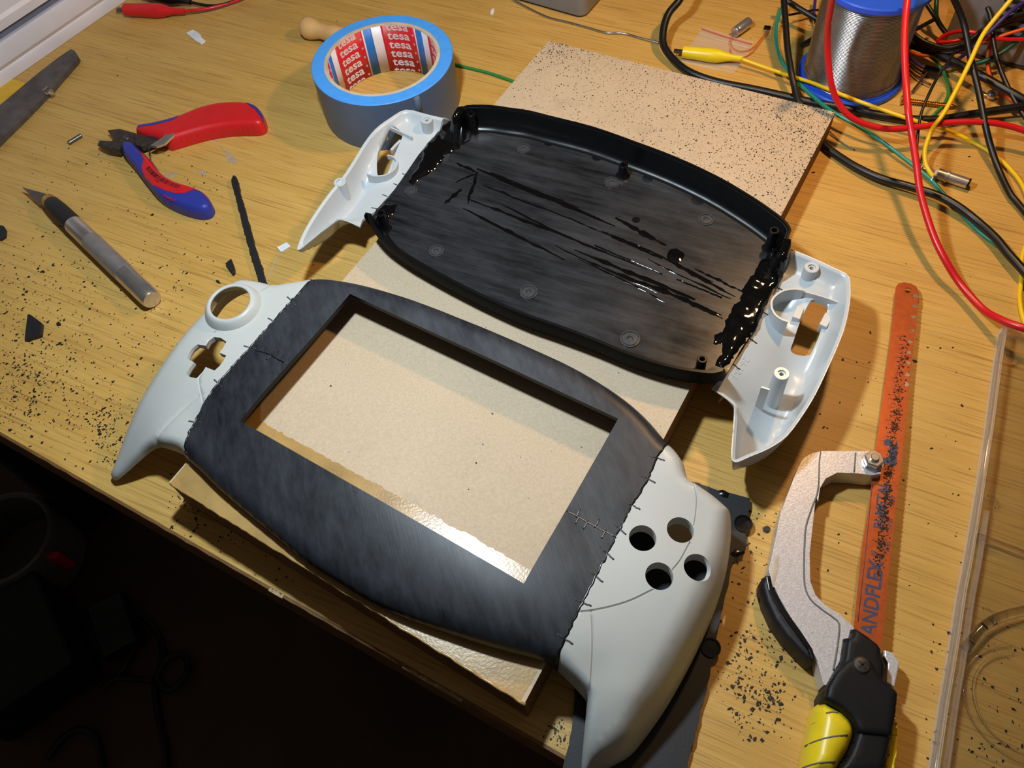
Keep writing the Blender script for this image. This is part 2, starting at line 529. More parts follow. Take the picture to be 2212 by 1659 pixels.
def text_geo(s, size, extrude=0.12, bold=0.0, shear=0.0, align='CENTER', squeeze=1.0):
    cu = bpy.data.curves.new('lettering', 'FONT'); cu.body = s; cu.size = size; cu.extrude = extrude
    cu.offset = bold; cu.shear = shear; cu.align_x = align; cu.align_y = 'CENTER'; cu.resolution_u = 3
    ob = bpy.data.objects.new('lettering', cu); C.objects.link(ob)
    dg = bpy.context.evaluated_depsgraph_get(); me = bpy.data.meshes.new_from_object(ob.evaluated_get(dg))
    V = np.array([v.co[:] for v in me.vertices]); F = [p.vertices[:] for p in me.polygons]
    bpy.data.objects.remove(ob); bpy.data.curves.remove(cu); bpy.data.meshes.remove(me)
    V[:, 0] *= squeeze
    return V, F

def flat_text(name, s, size, c, ex, ez, m, parent, **kw):
    """text lying on a surface: centre c, reading direction ex, surface normal ez"""
    V, F = text_geo(s, size, **kw)
    ex = np.asarray(ex, float) / np.linalg.norm(ex); ez = np.asarray(ez, float)
    ez = ez - ex * (ez @ ex); ez /= np.linalg.norm(ez); ey = np.cross(ez, ex)
    return mesh(name, np.asarray(c) + V[:, :1] * ex + V[:, 1:2] * ey + V[:, 2:] * ez, F, m, parent, smooth=False)

def flakes(name, P, size, m, label, cat, flat=0.35, parent=None):
    """many tiny irregular crumbs as one mesh"""
    V = []; F = []
    for p in P:
        b = len(V); a = rng.uniform(0, 6.28); s = size * rng.choice((0.5, 0.7, 0.9, 1.0, 1.5)) * rng.uniform(0.6, 1.2)
        el = rng.uniform(0.35, 0.9); ca, sa = math.cos(a), math.sin(a); h = s * flat * rng.uniform(0.6, 1.4)
        q = [(-1, -.4), (.1, -1), (1, -.1), (.2, .9)]
        for zz in (0, h):
            for x, y in q:
                x = x * s * rng.uniform(.6, 1.2); y = y * s * el * rng.uniform(.6, 1.2)
                V.append((p[0] + x * ca - y * sa, p[1] + x * sa + y * ca, p[2] + zz))
        F += [(b + 4, b + 5, b + 6, b + 7), (b, b + 1, b + 5, b + 4), (b + 1, b + 2, b + 6, b + 5), (b + 2, b + 3, b + 7, b + 6), (b + 3, b, b + 4, b + 7)]
    return mesh(name, V, F, m, parent, smooth=False, label=label, cat=cat if parent is None else None, kind='stuff')

# ------------------------------------------------------------------ floor and desk
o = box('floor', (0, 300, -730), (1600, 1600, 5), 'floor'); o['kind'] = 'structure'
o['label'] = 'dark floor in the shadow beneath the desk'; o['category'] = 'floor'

o = box('ceiling', (0, 300, 1505), (1600, 1600, 5), 'ceiling'); o['kind'] = 'structure'
o['label'] = 'plain ceiling above the desk'; o['category'] = 'ceiling'
EA, EB = np.array([-305.8, 278.7]), np.array([-109.5, 140.4])
ED = (EB - EA) / np.linalg.norm(EB - EA)               # along the front edge
EN = np.array([-ED[1], ED[0]])                          # away from the viewer
def edge_pt(s, n=0.0): return EA + ED * s + EN * n
desk = thing('desk', 'oak-patterned desk top strewn with black plastic shavings', 'desk', (*edge_pt(300, 350), -24))
prism('tabletop', np.array([edge_pt(-600, 1), edge_pt(1100, 1), edge_pt(1100, 1150), edge_pt(-600, 1150)]), -24, 0, 'wood', desk)
def edge_band():
    S = np.arange(-600, 1100, 4.0); V = []; F = []
    for s in S:
        j = 0.5 * math.sin(s * 0.37) + 0.4 * math.sin(s * 1.13 + 1)
        p0, p1 = edge_pt(s, 1.0), edge_pt(s, -0.6 + 0.25 * j); p2 = edge_pt(s, -1.2)
        V += [(*p0, 0.02), (*p1, -0.25), (*p2, -1.6 + 0.3 * j), (*p2, -23.5), (*p0, -24)]
    for i in range(len(S) - 1):
        for k in range(4): F.append((i * 5 + k, i * 5 + 5 + k, i * 5 + 6 + k, i * 5 + 1 + k))
    return V, F
V, F = edge_band(); sharp(mesh('edge_band', V, F, 'edge', desk), 30)
# chipped patches of the front edge
for s0, L in ((288, 34), (205, 9)):
    P = [edge_pt(s0 + t * L, -1.25) for t in np.linspace(0, 1, 9)] + [edge_pt(s0 + t * L, 1.6 * rng.random() - 0.3) for t in np.linspace(1, 0, 12)]
    prism('worn_patch', P, -2.0, 0.06, 'edge_worn', desk)
c = edge_pt(300, 40)
box('under_rail', (*c, -60), (700, 12, 34), 'black_matte', desk, ax=[(*ED, 0), (*EN, 0), (0, 0, 1)])
for s in (-480, 980):
    box('desk_leg', (*edge_pt(s, 60), -375), (25, 25, 350), 'black_matte', desk, ax=[(*ED, 0), (*EN, 0), (0, 0, 1)], bev=3)

# ------------------------------------------------------------------ fibreboard
TB = 25.0        # mean height of the top; the near end is a little higher
BP = pts([(1185, 88, 19), (1805, 242, 19), (1133, 1521, 28), (364, 1042, 28)])
_pl = np.linalg.lstsq(np.c_[BP[:, :2], np.ones(4)], BP[:, 2], rcond=None)[0]
def zT(x, y): return float(_pl[0] * x + _pl[1] * y + _pl[2])
def onb(u, v, lift=0.0):
    z = 24.0
    for _ in range(8): q = at(u, v, z); z = zT(q[0], q[1])
    return at(u, v, z) + (0, 0, lift)
BP[:, 2] = [zT(p[0], p[1]) for p in BP]
board = thing('work_board', 'rectangular beige fibreboard sheet lying under both console shells', 'board', (*BP[:, :2].mean(0), 0))
prism('panel', BP, .3, lambda x, y: zT(x, y) - .4, 'board_side', board, bev=0.4)
prism('top_face', BP + (BP.mean(0) - BP) * 0.001, lambda x, y: zT(x, y) - .45, zT, 'board', board)
vin = resample(np.array([onb(*p) for p in [(562, 909), (620, 942), (700, 986), (790, 1034), (880, 1082), (1010, 1155), (1148, 1233)]]), 2.0, False)
vin[:, :2] += nrng.normal(0, 0.35, (len(vin), 2))
e0, e1 = BP[3], BP[2]
tdir = (e1 - e0) / np.linalg.norm(e1 - e0)
first = e0 + (BP[0] - e0) * 0.185; last = e1 + (BP[1] - e1) * 0.165
vp = np.vstack([first[None], vin[(vin - e0) @ tdir > 4], last[None]])
prism('varnish_coat', np.vstack([vp[:, :2], [e1[:2] + (e0 - e1)[:2] * .01, e0[:2] + (e1 - e0)[:2] * .005]]), lambda x, y: zT(x, y) - .1, lambda x, y: zT(x, y) + .12, 'varnish', board, label='glossy amber varnish strip along the front margin')
q = resample(np.array([e0 + (e1 - e0) * .005 + (0, 0, -.3), e1 + (0, 0, -.3)]), 3, False)
V, F = tube_mesh(q + nrng.normal(0, .18, q.shape), 0.8, 6)
mesh('varnish_bead', V, F, 'varnish', board)

# ------------------------------------------------------------------ front shell (face up, near)
# outline points: pixel u, v, height used to place it, rim height, rounding radius
FO = [
 # far edge of the black middle, left to right
 (690, 601, 37, 28, 10), (740, 606, 37, 28, 10), (800, 618, 37, 28, 10), (880, 641, 37, 28, 10), (950, 666, 37, 28, 10), (1000, 686, 37, 28, 10), (1062, 711, 37, 28, 10),
 (1170, 758, 37, 28, 10), (1243, 792, 37, 28, 10), (1315, 834, 37, 28, 10), (1369, 873, 37, 28, 10), (1412, 913, 37, 28, 10), (1443, 953, 35, 27, 12),
 # right grip
 (1461, 973, 35, 27, 8), (1479.6, 1003, 34, 26, 7), (1488.7, 1037, 33, 26, 7), (1502, 1044, 33, 25, 7), (1539, 1067, 32, 24, 8), (1564, 1088, 30, 22, 9), (1578, 1106, 27, 20, 10),
 (1581, 1129, 24, 18, 11), (1580, 1165, 22, 17, 12), (1573, 1220, 20, 16, 13), (1562, 1266, 19, 15, 14), (1543.6, 1321, 18, 14, 15), (1516, 1385, 16, 12, 16),
 (1484, 1449, 14, 10, 17), (1443, 1522, 12, 8, 17), (1402, 1582, 10, 6, 16), (1365, 1628, 8, 5, 14), (1328, 1651, 7, 4, 12), (1292, 1668, 6, 3, 10), (1266, 1678, 6, 3, 8),
 (1256, 1662, 8, 5, 4), (1261, 1590, 12, 9, 3.5), (1267, 1520, 18, 14, 3.5), (1258, 1500, 20, 16, 3.5), (1229, 1470, 23, 20, 4), (1194, 1440, 27, 26, 6),
 # near edge of the black middle, right to left
 (1163, 1424, 32.5, 32.5, 7), (1106, 1410, 32.5, 32.5, 7), (1043, 1392, 32.5, 32.5, 7), (964, 1366, 32.5, 32.5, 7), (885, 1338, 32.5, 32.5, 7), (806, 1303, 32.5, 32.5, 7), (727, 1255, 32.5, 32.5, 7), (663, 1214, 32.5, 32.5, 7),
 (600, 1162, 32.5, 32.5, 7), (522, 1098, 32.5, 32.5, 7), (471, 1054, 32.5, 32.5, 7), (435, 1018, 32.5, 32.5, 7), (410, 996, 31, 31, 6),
 # left grip
 (393, 981, 27, 27, 4), (363, 970, 26, 26, 3.5), (342, 967, 24, 24, 3.5), (320, 981, 19, 19, 3.5), (299, 999, 15, 15, 3.5), (272, 1023, 9, 9, 4), (254, 1037, 5, 5, 4), (245, 1035, 4, 4, 5), (239, 1025, 5, 4, 6), (243, 1012, 6, 4, 8),
 (254, 981, 8, 4, 10), (272, 933, 12, 7, 12), (299, 878, 16, 11, 12), (330, 827, 20, 15, 12), (363, 776, 24, 18, 12), (393, 731, 28, 21, 11), (429, 689, 31, 23, 10), (446, 668, 33, 24, 8), (470, 640, 33, 25, 7), (500, 618, 34, 26, 6),
 (531, 611, 33, 26, 6), (575, 618, 33, 26, 6), (601, 621, 34, 26, 7), (637, 612, 35, 27, 9)]
FP = pts([(a, b, c) for a, b, c, _, _ in FO])[:, :2]
FZ = np.array([q[3] for q in FO]); FR = np.array([q[4] for q in FO])
def densify(P, *vals, s=2.0):
    Q = []
    for i in range(len(P)):
        j = (i + 1) % len(P); k = max(1, int(np.linalg.norm(P[j] - P[i]) / s))
        for t in range(k): Q.append([P[i] + (P[j] - P[i]) * t / k] + [v[i] + (v[j] - v[i]) * t / k for v in vals])
    return np.array([q[0] for q in Q]), [np.array([q[i + 1] for q in Q]) for i in range(len(vals))]
def smooth_loop(P, *vals, k=3):
    """Catmull-Rom through a closed loop"""
    n = len(P); A = np.c_[(P,) + tuple(v[:, None] for v in vals)] if False else np.concatenate([P] + [v[:, None] for v in vals], 1)
    out = []
    for i in range(n):
        p0, p1, p2, p3 = A[i - 1], A[i], A[(i + 1) % n], A[(i + 2) % n]
        for j in range(k):
            t = j / k
            out.append(0.5 * ((2 * p1) + (-p0 + p2) * t + (2 * p0 - 5 * p1 + 4 * p2 - p3) * t * t + (-p0 + 3 * p1 - 3 * p2 + p3) * t ** 3))
    out = np.array(out)
    return (out[:, :P.shape[1]],) + tuple(out[:, P.shape[1] + i] for i in range(len(vals)))
FPs, FZs, FRs = smooth_loop(FP, FZ, FR)
FD, (FDz, FDr) = densify(FPs, FZs, FRs)
FT = rbf(pts([(900, 720, 44), (1200, 850, 44), (640, 720, 44), (460, 880, 43), (560, 1010, 43.5), (800, 1180, 44), (1080, 1350, 43), (1270, 1150, 44), (1390, 980, 43.5), (1440, 1010, 43),
               (1300, 1290, 43), (1420, 1140, 42.5), (1530, 1130, 39), (1480, 1260, 40.5), (1370, 1340, 40.5), (1260, 1400, 40), (1450, 1400, 36), (1360, 1500, 33), (1300, 1450, 36), (1400, 1540, 27), (1300, 1620, 22), (1266, 1670, 12),
               (620, 660, 43), (560, 650, 42), (520, 740, 42), (440, 740, 40), (480, 800, 42), (390, 830, 37), (420, 900, 39), (330, 930, 31), (300, 980, 24), (262, 1020, 13), (370, 950, 36)]))
def front_z(X):
    X = np.asarray(X)[:, :2]; d = pdist(X, FPs, True)
    D = np.linalg.norm(X[:, None] - FD[None], axis=2); w = 1 / (D ** 3 + 0.05)
    w /= w.sum(1)[:, None]; zr = w @ FDz; R = w @ FDr
    t = np.clip(d / R, 0, 1); g = (1 - (1 - t) ** 2.1) ** (1 / 2.1)
    return zr + (np.maximum(FT(X), zr) - zr) * g

def seam_l(): return [(684, 605), (634, 652), (589, 701), (550, 746), (527, 770), (465, 839), (438, 875.5), (408, 924), (393, 955), (392, 975)]
def seam_r(): return [(1443, 953), (1420, 991), (1397, 1042), (1379, 1074), (1351, 1120), (1324, 1175), (1287, 1248), (1248, 1326), (1219, 1383), (1194, 1436)]
SL = pts([(u, v, 41) for u, v in seam_l()]); SR = pts([(u, v, 41) for u, v in seam_r()])
iA, iB = 12 * 3, 39 * 3 - 3   # right grip runs over these samples of the smooth outline
def nearest(P, q): return int(np.argmin(np.linalg.norm(P - q[:2], axis=1)))
a0, a1 = nearest(FPs, SR[0]), nearest(FPs, SR[-1]); b0, b1 = nearest(FPs, SL[-1]), nearest(FPs, SL[0])
arc = lambda i, j: np.vstack([FPs[i:], FPs[:j + 1]]) if i > j else FPs[i:j + 1]
right_out = np.vstack([arc(a0, a1), SR[::-1][1:-1, :2]])
left_out = np.vstack([arc(b0, b1), SL[1:-1, :2]])
mid_out = np.vstack([arc(b1, a0), SR[1:-1, :2], arc(a1, b0), SL[::-1][1:-1, :2]])
WIN = pts([(756, 635), (1335.5, 904), (1132, 1264), (521, 912)], 44)[:, :2]

front = thing('front_shell', 'face-up front shell with black screen bezel and two pale grips, lying on the board', 'console shell', (*WIN.mean(0), TB))
walls = [np.vstack([FPs, FPs[:1]])]
RG = (0.35, 0.9, 1.8, 3.2, 5.0, 7.5, 10.5)
V, F = sheet(mid_out, front_z, 3.0, holes=[resample(WIN, 4)], walls=walls, rings=RG)
bz = shell('bezel', V, F, 3.0, 'bezel', front, label='sanded black plastic bezel with rectangular screen opening')
bz.data.materials.append(M['satin']); bz.modifiers['thickness'].material_offset_rim = 1; bz.modifiers['thickness'].material_offset = 1

# holes and grooves of the right grip
btn = [at(1388, 1163, 42.5), at(1470, 1144, 41.5), at(1424, 1245, 41.5), at(1507, 1225, 40)]
bh = [circle(b, 6.35, 30) for b in btn]
def px_line(seq, z): return pts([(1150 + x * .4577, 900 + y * .4577) for x, y in seq], z)[:, :2]
gr1 = px_line([(218, 925), (280, 918), (380, 895), (470, 865), (565, 818)], 42)
gr2 = px_line([(663, 722), (700, 675), (730, 620), (747, 588)], 42)
gr3 = px_line([(768, 500), (776, 440), (778, 380), (768, 325)], 41)
gr4 = px_line([(278, 932), (284, 1000), (285, 1100), (280, 1200), (270, 1310)], 39)
def grooved(base, lines, w=0.55, dep=0.9):
    def f(X):
        z = base(X)
        for ln in lines:
            d = pdist(np.asarray(X)[:, :2], ln)
            z = z - dep * np.clip(1 - d / w, 0, 1)
        return z
    return f
GL = [catmull(g, 4) for g in (gr1, gr2, gr3, gr4)]
zr_ = grooved(front_z, GL)
V, F = sheet(right_out, zr_, 2.4, holes=bh, walls=walls, rings=RG, lines=[(g, (0, 0.6)) for g in GL])
gr = shell('grip', V, F, 2.2, 'white', front, label='pale right grip with four round button holes')
for h in bh: well('button_well', h, front_z, 8.0, 'white', front)

# left grip: stick collar, cross hole
def zl(x, y): return (200 + x * .3014, 550 + y * .3014)
stick_c = at(*zl(1018, 398), 39)
cross_px = [(668, 730), (682, 695), (710, 660), (750, 638), (812, 655), (835, 620), (875, 595), (925, 605), (965, 635), (940, 680), (915, 712), (965, 735), (945, 775), (915, 812), (880, 840), (812, 808), (790, 840), (742, 882), (695, 868), (660, 842), (690, 800), (722, 765)]
cross = ccw(pts([(*zl(x, y), 40) for x, y in cross_px])[:, :2])
st_loop = circle(stick_c, 15.2, 36)
gl1 = catmull(pts([(*zl(x, y), 41) for x, y in [(872, 548), (845, 585), (812, 640)]])[:, :2], 4)
gl2 = catmull(pts([(*zl(x, y), 40) for x, y in [(757, 882), (760, 920), (770, 970), (790, 1060)]])[:, :2], 4)
gl3 = catmull(pts([(*zl(x, y), 38) for x, y in [(772, 1020), (680, 1075), (580, 1150), (480, 1225), (400, 1290)]])[:, :2], 4)
gl4 = catmull(pts([(*zl(x, y), 41) for x, y in [(1210, 268), (1250, 250), (1290, 236)]])[:, :2], 4)
GLl = [gl1, gl2, gl4]
_base_l = grooved(front_z, GLl, 0.5, 0.8)
def left_z(X):
    z = _base_l(X); X = np.asarray(X)[:, :2]
    # stepped facet below the crease line
    d = pdist(X, gl3)
    return z - 0.8 * np.clip(1 - d / 1.3, 0, 1)
V, F = sheet(left_out, left_z, 2.4, holes=[st_loop, cross], walls=walls, rings=RG, lines=[(g, (0, 0.55)) for g in GLl] + [(gl3, (0, 1.4))])
gl = shell('grip', V, F, 2.2, 'white', front, label='pale left grip with stick collar and cross-shaped hole')
well('dpad_well', cross, front_z, 3.6, 'white', front)
nrm = np.array([-0.04, -0.02, 1.0]); nrm /= np.linalg.norm(nrm)
zc = front_z(np.array([stick_c[:2]]))[0]
lathe('stick_collar', np.array([stick_c[0], stick_c[1], zc]) - nrm * 2.5, nrm,
      [(17.4, 0), (16.9, 2.4), (15.9, 4.8), (14.8, 6.6), (13.9, 7.6), (13.1, 8.0), (12.2, 8.1), (11.6, 7.8), (11.5, 6.8), (12.4, 5.9), (13.8, 4.2), (15.0, 1.5), (15.4, -1)], 'white', front, n=48, cap=False, sharp_deg=60)

# melted stitch marks across the joints and the two bezel cracks
def stitch(p, d, L, m, zf, w=0.45, proud=0.12):
    d = np.asarray(d[:2]) / np.linalg.norm(d[:2]); q = np.array([p[:2] + d * L * t for t in np.linspace(-.5, .5, 5)])
    q += nrng.normal(0, 0.12, q.shape)
    V, F = tube_mesh(np.c_[q, zf(q) + proud - w * 0.5], w, 6)
    return mesh('stitch', V, F, m, front)
def along(P, t):
    P = np.asarray(P)[:, :2]; s = np.r_[0, np.cumsum(np.linalg.norm(np.diff(P, axis=0), axis=1))]
    x = t * s[-1]; i = min(np.searchsorted(s, x, side='right') - 1, len(P) - 2)
    d = (P[i + 1] - P[i]) / np.linalg.norm(P[i + 1] - P[i])
    return P[i] + d * (x - s[i]), d
for S, ts, side in ((SL, (0.02, .16, .29, .45, .66, .85), 1), (SR, (.10, .20, .33, .44, .55, .65, .76, .9), -1)):
    for t in ts:
        p, d = along(S, t); nn = np.array([d[1], -d[0]]) * side
        a = rng.uniform(-.35, .35); nn = np.array([nn[0] * math.cos(a) - nn[1] * math.sin(a), nn[0] * math.sin(a) + nn[1] * math.cos(a)])
        if (p - WIN.mean(0)) @ nn < 0: nn = -nn
        stitch(p + nn * 2.2, nn, 3.8, 'stitch', front_z, .5)
        stitch(p - nn * 2.6, nn, 3.6, 'boss', front_z, .35, .06)
    # ragged bead of melted plastic filling the joint
    q = resample(S[:, :2], 1.5, False); q = q[1:-1] + nrng.normal(0, 0.25, (len(q) - 2, 2))
    V, F = tube_mesh(np.c_[q, front_z(q) - 0.35], 0.55 + 0.2 * nrng.rand(len(q)), 6)
    mesh('joint_bead', V, F, 'black', front)
def crack(pix, teeth, m):
    q = pts(pix, 44)[:, :2]; q = resample(q, 2.5, False) + nrng.normal(0, .15, (len(resample(q, 2.5, False)), 2))
    V, F = tube_mesh(np.c_[q, front_z(q) - 0.12], 0.42, 6); mesh('crack_bead', V, F, m, front)
    for t, s in teeth:
        p, d = along(q, t); nn = np.array([-d[1], d[0]]) * s
        stitch(p + nn * 1.6, nn, 4.6, m, front_z)
crack([(553, 756), (585, 767), (620, 790)], ((.2, 1), (.45, -1), (.55, 1), (.75, 1)), 'black')
crack([(1224, 1105), (1262, 1124), (1300, 1145), (1332, 1160)], ((.2, 1), (.25, -1), (.42, -1), (.58, 1), (.78, -1)), 'steel_dull')

# ------------------------------------------------------------------ back shell (open side up, far)
ZR, ZFL = 42.4, 26.6
far = pts([(983, 250), (992, 238), (1008, 227), (1058, 226.5), (1100, 232), (1142, 238), (1190, 250), (1281, 273), (1371, 304.5), (1462, 339), (1552, 381), (1627, 425), (1673, 456.5), (1697, 476), (1709, 494), (1706, 507), (1692, 551)], ZR)
near = pts([(786, 466), (793, 462), (799, 483), (817, 507), (841, 528.5), (886, 558.7), (962, 601), (1052, 646), (1127.5, 679), (1188, 700), (1270, 730), (1350, 763), (1411, 783), (1471, 798), (1531, 806), (1558, 802), (1565, 797)], ZR)
far_s, near_s = catmull(far[:, :2], 3), catmull(near[:, :2], 3)
tray_out = np.vstack([far_s, pts([(1694, 585), (1661, 639), (1634, 706), (1601, 754)], 26)[:, :2], near_s[::-1], pts([(812, 455), (840, 428), (866, 392), (905, 335), (946, 285)], 26)[:, :2]])
def tray_z(X):
    X = np.asarray(X)[:, :2]
    d = np.minimum(pdist(X, far_s), pdist(X, near_s))
    t = np.clip((d - 2.4) / 7.0, 0, 1)
    z = ZFL + (ZR - 1.0 - ZFL) * (1 - t) ** 3.2
    z = np.where(d < 1.3, ZR, np.where(d < 2.4, ZR - 1.0 * np.clip((d - 1.3) / 0.3, 0, 1), z))
    return z
back = thing('back_shell', 'open back shell with scraped black tray and two pale grey grips, seen from inside', 'console shell', (*tray_out.mean(0), TB))
V, F = sheet(tray_out, tray_z, 3.5, walls=[far_s, near_s], rings=(0.6, 1.3, 1.65, 2.4, 2.9, 3.7, 5.0, 7.0, 9.4))
def hull(X):
    d = np.minimum(pdist(X[:, :2], far_s), pdist(X[:, :2], near_s))
    return ZFL - 2.4 + (ZR - ZFL + 0.6) * (1 - np.clip(d / 9, 0, 1)) ** 4
tr = double('tray', V, F, hull, 'tray', back, label='black plastic tray with scrape marks and resin smears')
tr.data.materials.append(M['black']); tr.data.materials.append(M['under'])
for p in tr.data.polygons:
    if max(p.vertices) >= len(V): p.material_index = 2
    elif max(V[i][2] for i in p.vertices) > ZFL + 0.03: p.material_index = 1
ax1 = at(1600, 690, 26) - at(880, 400, 26); ax1[2] = 0; ax1 /= np.linalg.norm(ax1)      # long axis of the tray
ax2 = np.array([-ax1[1], ax1[0], 0])
UP = (0, 0, 1)
# screw posts
for u, v, h, ro, ri in ((1017, 245, 15.5, 2.9, 1.5), (1673, 497, 15.5, 2.9, 1.6), (1517, 775, 14, 2.7, 1.4), (822, 460, 14, 2.9, 1.4), (1347, 356, 9, 3.0, 1.3)):
    top = at(u, v, ZFL + h)
    lathe('screw_post', (top[0], top[1], ZFL - 0.3), UP, [(ro + 2.0, 0), (ro + 0.7, 1.2)] + ring_prof(ro, ri, 2.5, h + .3, .25, floor=3.0), 'black', back, n=24, cap=False)
# flat moulded bosses with a centre pit
for u, v, r in ((1131, 322, 4.3), (1322, 395, 4.6), (1525, 475, 4.6), (943, 543, 4.4), (1142, 632, 4.9), (1361, 733, 5.3), (958, 341, 3.6), (888, 413, 3.9)):
    c = at(u, v, ZFL)
    lathe('mould_boss', (c[0], c[1], ZFL - .2), UP, [(r + 0.5, 0), (r + .35, .9), (r - .25, .9), (r - .45, .25), (r - .9, .3), (r - 1.1, .85), (r * .35, .95), (r * .25, .25), (0.01, .25)], 'boss', back, n=28, cap=False, sharp_deg=25)
# circular sink marks
for u, v, r in ((1507, 433, 4.2), (1399, 386, 3.6), (1290, 340, 3.4), (1186, 309, 3.2), (1374, 475, 2.6)):
    c = at(u, v, ZFL)
    lathe('sink_mark', (c[0], c[1], ZFL - .1), UP, [(r, 0), (r - .1, .14), (0.01, .15)], 'black', back, n=24, cap=False)
# resin: glossy smears and beads
def blob(name, outline, z0, h, m, parent, jag=0.8, s=2.0, seed=0):
    r_ = np.random.RandomState(seed); P = resample(ccw(outline), 2.5); P = P + r_.normal(0, jag, P.shape)
    k = r_.uniform(0, 6.28, (8, 3)); fr = r_.uniform(0.08, 0.28, (8, 2))
    def zf(X):
        d = pdist(X, P, True); w = sum(np.sin(X[:, 0] * fr[i, 0] * 2 + k[i, 0]) * np.sin(X[:, 1] * fr[i, 1] * 2 + k[i, 1]) for i in range(8)) / 4
        zz = z0(X) if callable(z0) else z0
        return zz + np.where(d < 0.02, 0, h * np.clip(d / 2.0, 0.05, 1) ** .5 * (1 + 0.4 * w))
    V, F = sheet(P, zf, s, bs=3.0)
    # closed underneath
    return mesh(name, V, F, m, parent)
Z8 = lambda x, y: (1200 + x * .3014, 350 + y * .3014)
blob('resin', pts([(*Z8(x, y), ZFL + .5) for x, y in [(1560, 655), (1690, 690), (1650, 790), (1540, 960), (1450, 1170), (1360, 1290), (1280, 1400), (1215, 1480), (1140, 1460), (1190, 1370), (1200, 1320), (1120, 1290), (1130, 1240), (1200, 1210), (1230, 1110), (1280, 1020), (1320, 990), (1340, 890), (1420, 800), (1450, 720)]])[:, :2],
     lambda X: tray_z(X) - 0.2, 1.9, 'resin', back, 0.5, seed=3)
Z7 = lambda x, y: (600 + x * .3014, 200 + y * .3014)
blob('resin', pts([(*Z7(x, y), ZFL + .5) for x, y in [(1250, 190), (1340, 230), (1400, 270), (1330, 300), (1300, 400), (1220, 440), (1150, 520), (1050, 600), (960, 660), (930, 640), (1010, 500), (1030, 420), (1120, 300), (1180, 230)]])[:, :2],
     lambda X: tray_z(X) - 0.2, 1.7, 'resin', back, 0.5, seed=4)
blob('resin', pts([(*Z7(x, y), ZFL + .5) for x, y in [(750, 790), (860, 800), (830, 860), (790, 900), (800, 990), (740, 960), (690, 900), (700, 850)]])[:, :2],
     lambda X: tray_z(X) - 0.2, 1.5, 'resin', back, 0.6, seed=5)
c = at(1460, 552, ZFL)
blob('resin', np.c_[circle(c, 5.6, 20)], ZFL - 0.1, 0.7, 'resin', back, 0.5, seed=6)
# dragged smears along the scraped middle, each a low glossy streak
def smear(a, b, w, h, seed, m='resin'):
    r_ = np.random.RandomState(seed); A, B = at(*a, ZFL), at(*b, ZFL); n = 16
    c = np.array([A + (B - A) * t for t in np.linspace(0, 1, n)]); nn = np.array([-(B - A)[1], (B - A)[0]]) / np.linalg.norm((B - A)[:2])
    wob = np.cumsum(r_.normal(0, 0.22, n)); wd = w * (0.35 + 0.65 * r_.rand(n)) * np.sin(np.linspace(0.15, 3.0, n)) ** .6
    V = []; F = []
    for i in range(n):
        m_ = c[i, :2] + nn * wob[i]
        V += [(*(m_ - nn * wd[i]), ZFL - .05), (*m_, ZFL + h), (*(m_ + nn * wd[i]), ZFL - .05)]
    for i in range(n - 1): F += [(3 * i + 1, 3 * i, 3 * i + 3, 3 * i + 4), (3 * i + 2, 3 * i + 1, 3 * i + 4, 3 * i + 5)]
    return mesh('smear', V, F, m, back)
sm = [(a_, b_, w_ * 1.9) for a_, b_, w_ in [((1030, 365), (1330, 487), 1.6), ((1060, 372), (1250, 450), 0.8), ((1330, 470), (1440, 530), 1.4), ((1010, 430), (1250, 520), 1.1), ((1080, 440), (1300, 545), 0.6), ((1000, 450), (1220, 560), 1.0),
      ((1120, 470), (1400, 580), 0.7), ((1240, 540), (1500, 650), 1.5), ((1330, 590), (1560, 680), 1.3), ((1300, 500), (1430, 560), 1.2), ((1380, 530), (1540, 610), 0.8), ((1440, 560), (1590, 640), 1.2), ((1500, 580), (1610, 640), 0.8),
      ((1200, 530), (1420, 630), 0.7), ((1400, 560), (1580, 645), 0.6), ((985, 350), (1035, 372), 1.0), ((985, 395), (1030, 372), 0.9), ((960, 440), (1000, 410), 1.3), ((1030, 372), (1008, 440), 0.9), ((1040, 400), (1180, 455), 0.7), ((1470, 640), (1560, 690), 1.2), ((1150, 440), (1330, 510), .6), ((1250, 560), (1440, 655), .6)]]
for i, (a, b, w) in enumerate(sm): smear(a, b, w, 0.22 + 0.12 * (i % 3), 20 + i)
for k, (a, b) in enumerate((((1285, 530), (1430, 592)), ((1462, 603), (1560, 643)))):
    A, B = at(*a, ZFL + .2), at(*b, ZFL + .2); q = np.array([A + (B - A) * t for t in np.linspace(0, 1, 24)]); q[:, :2] += nrng.normal(0, .12, (24, 2))
    V, F = tube_mesh(q, 0.5, 6); mesh('resin_bead', V, F, 'resin', back)

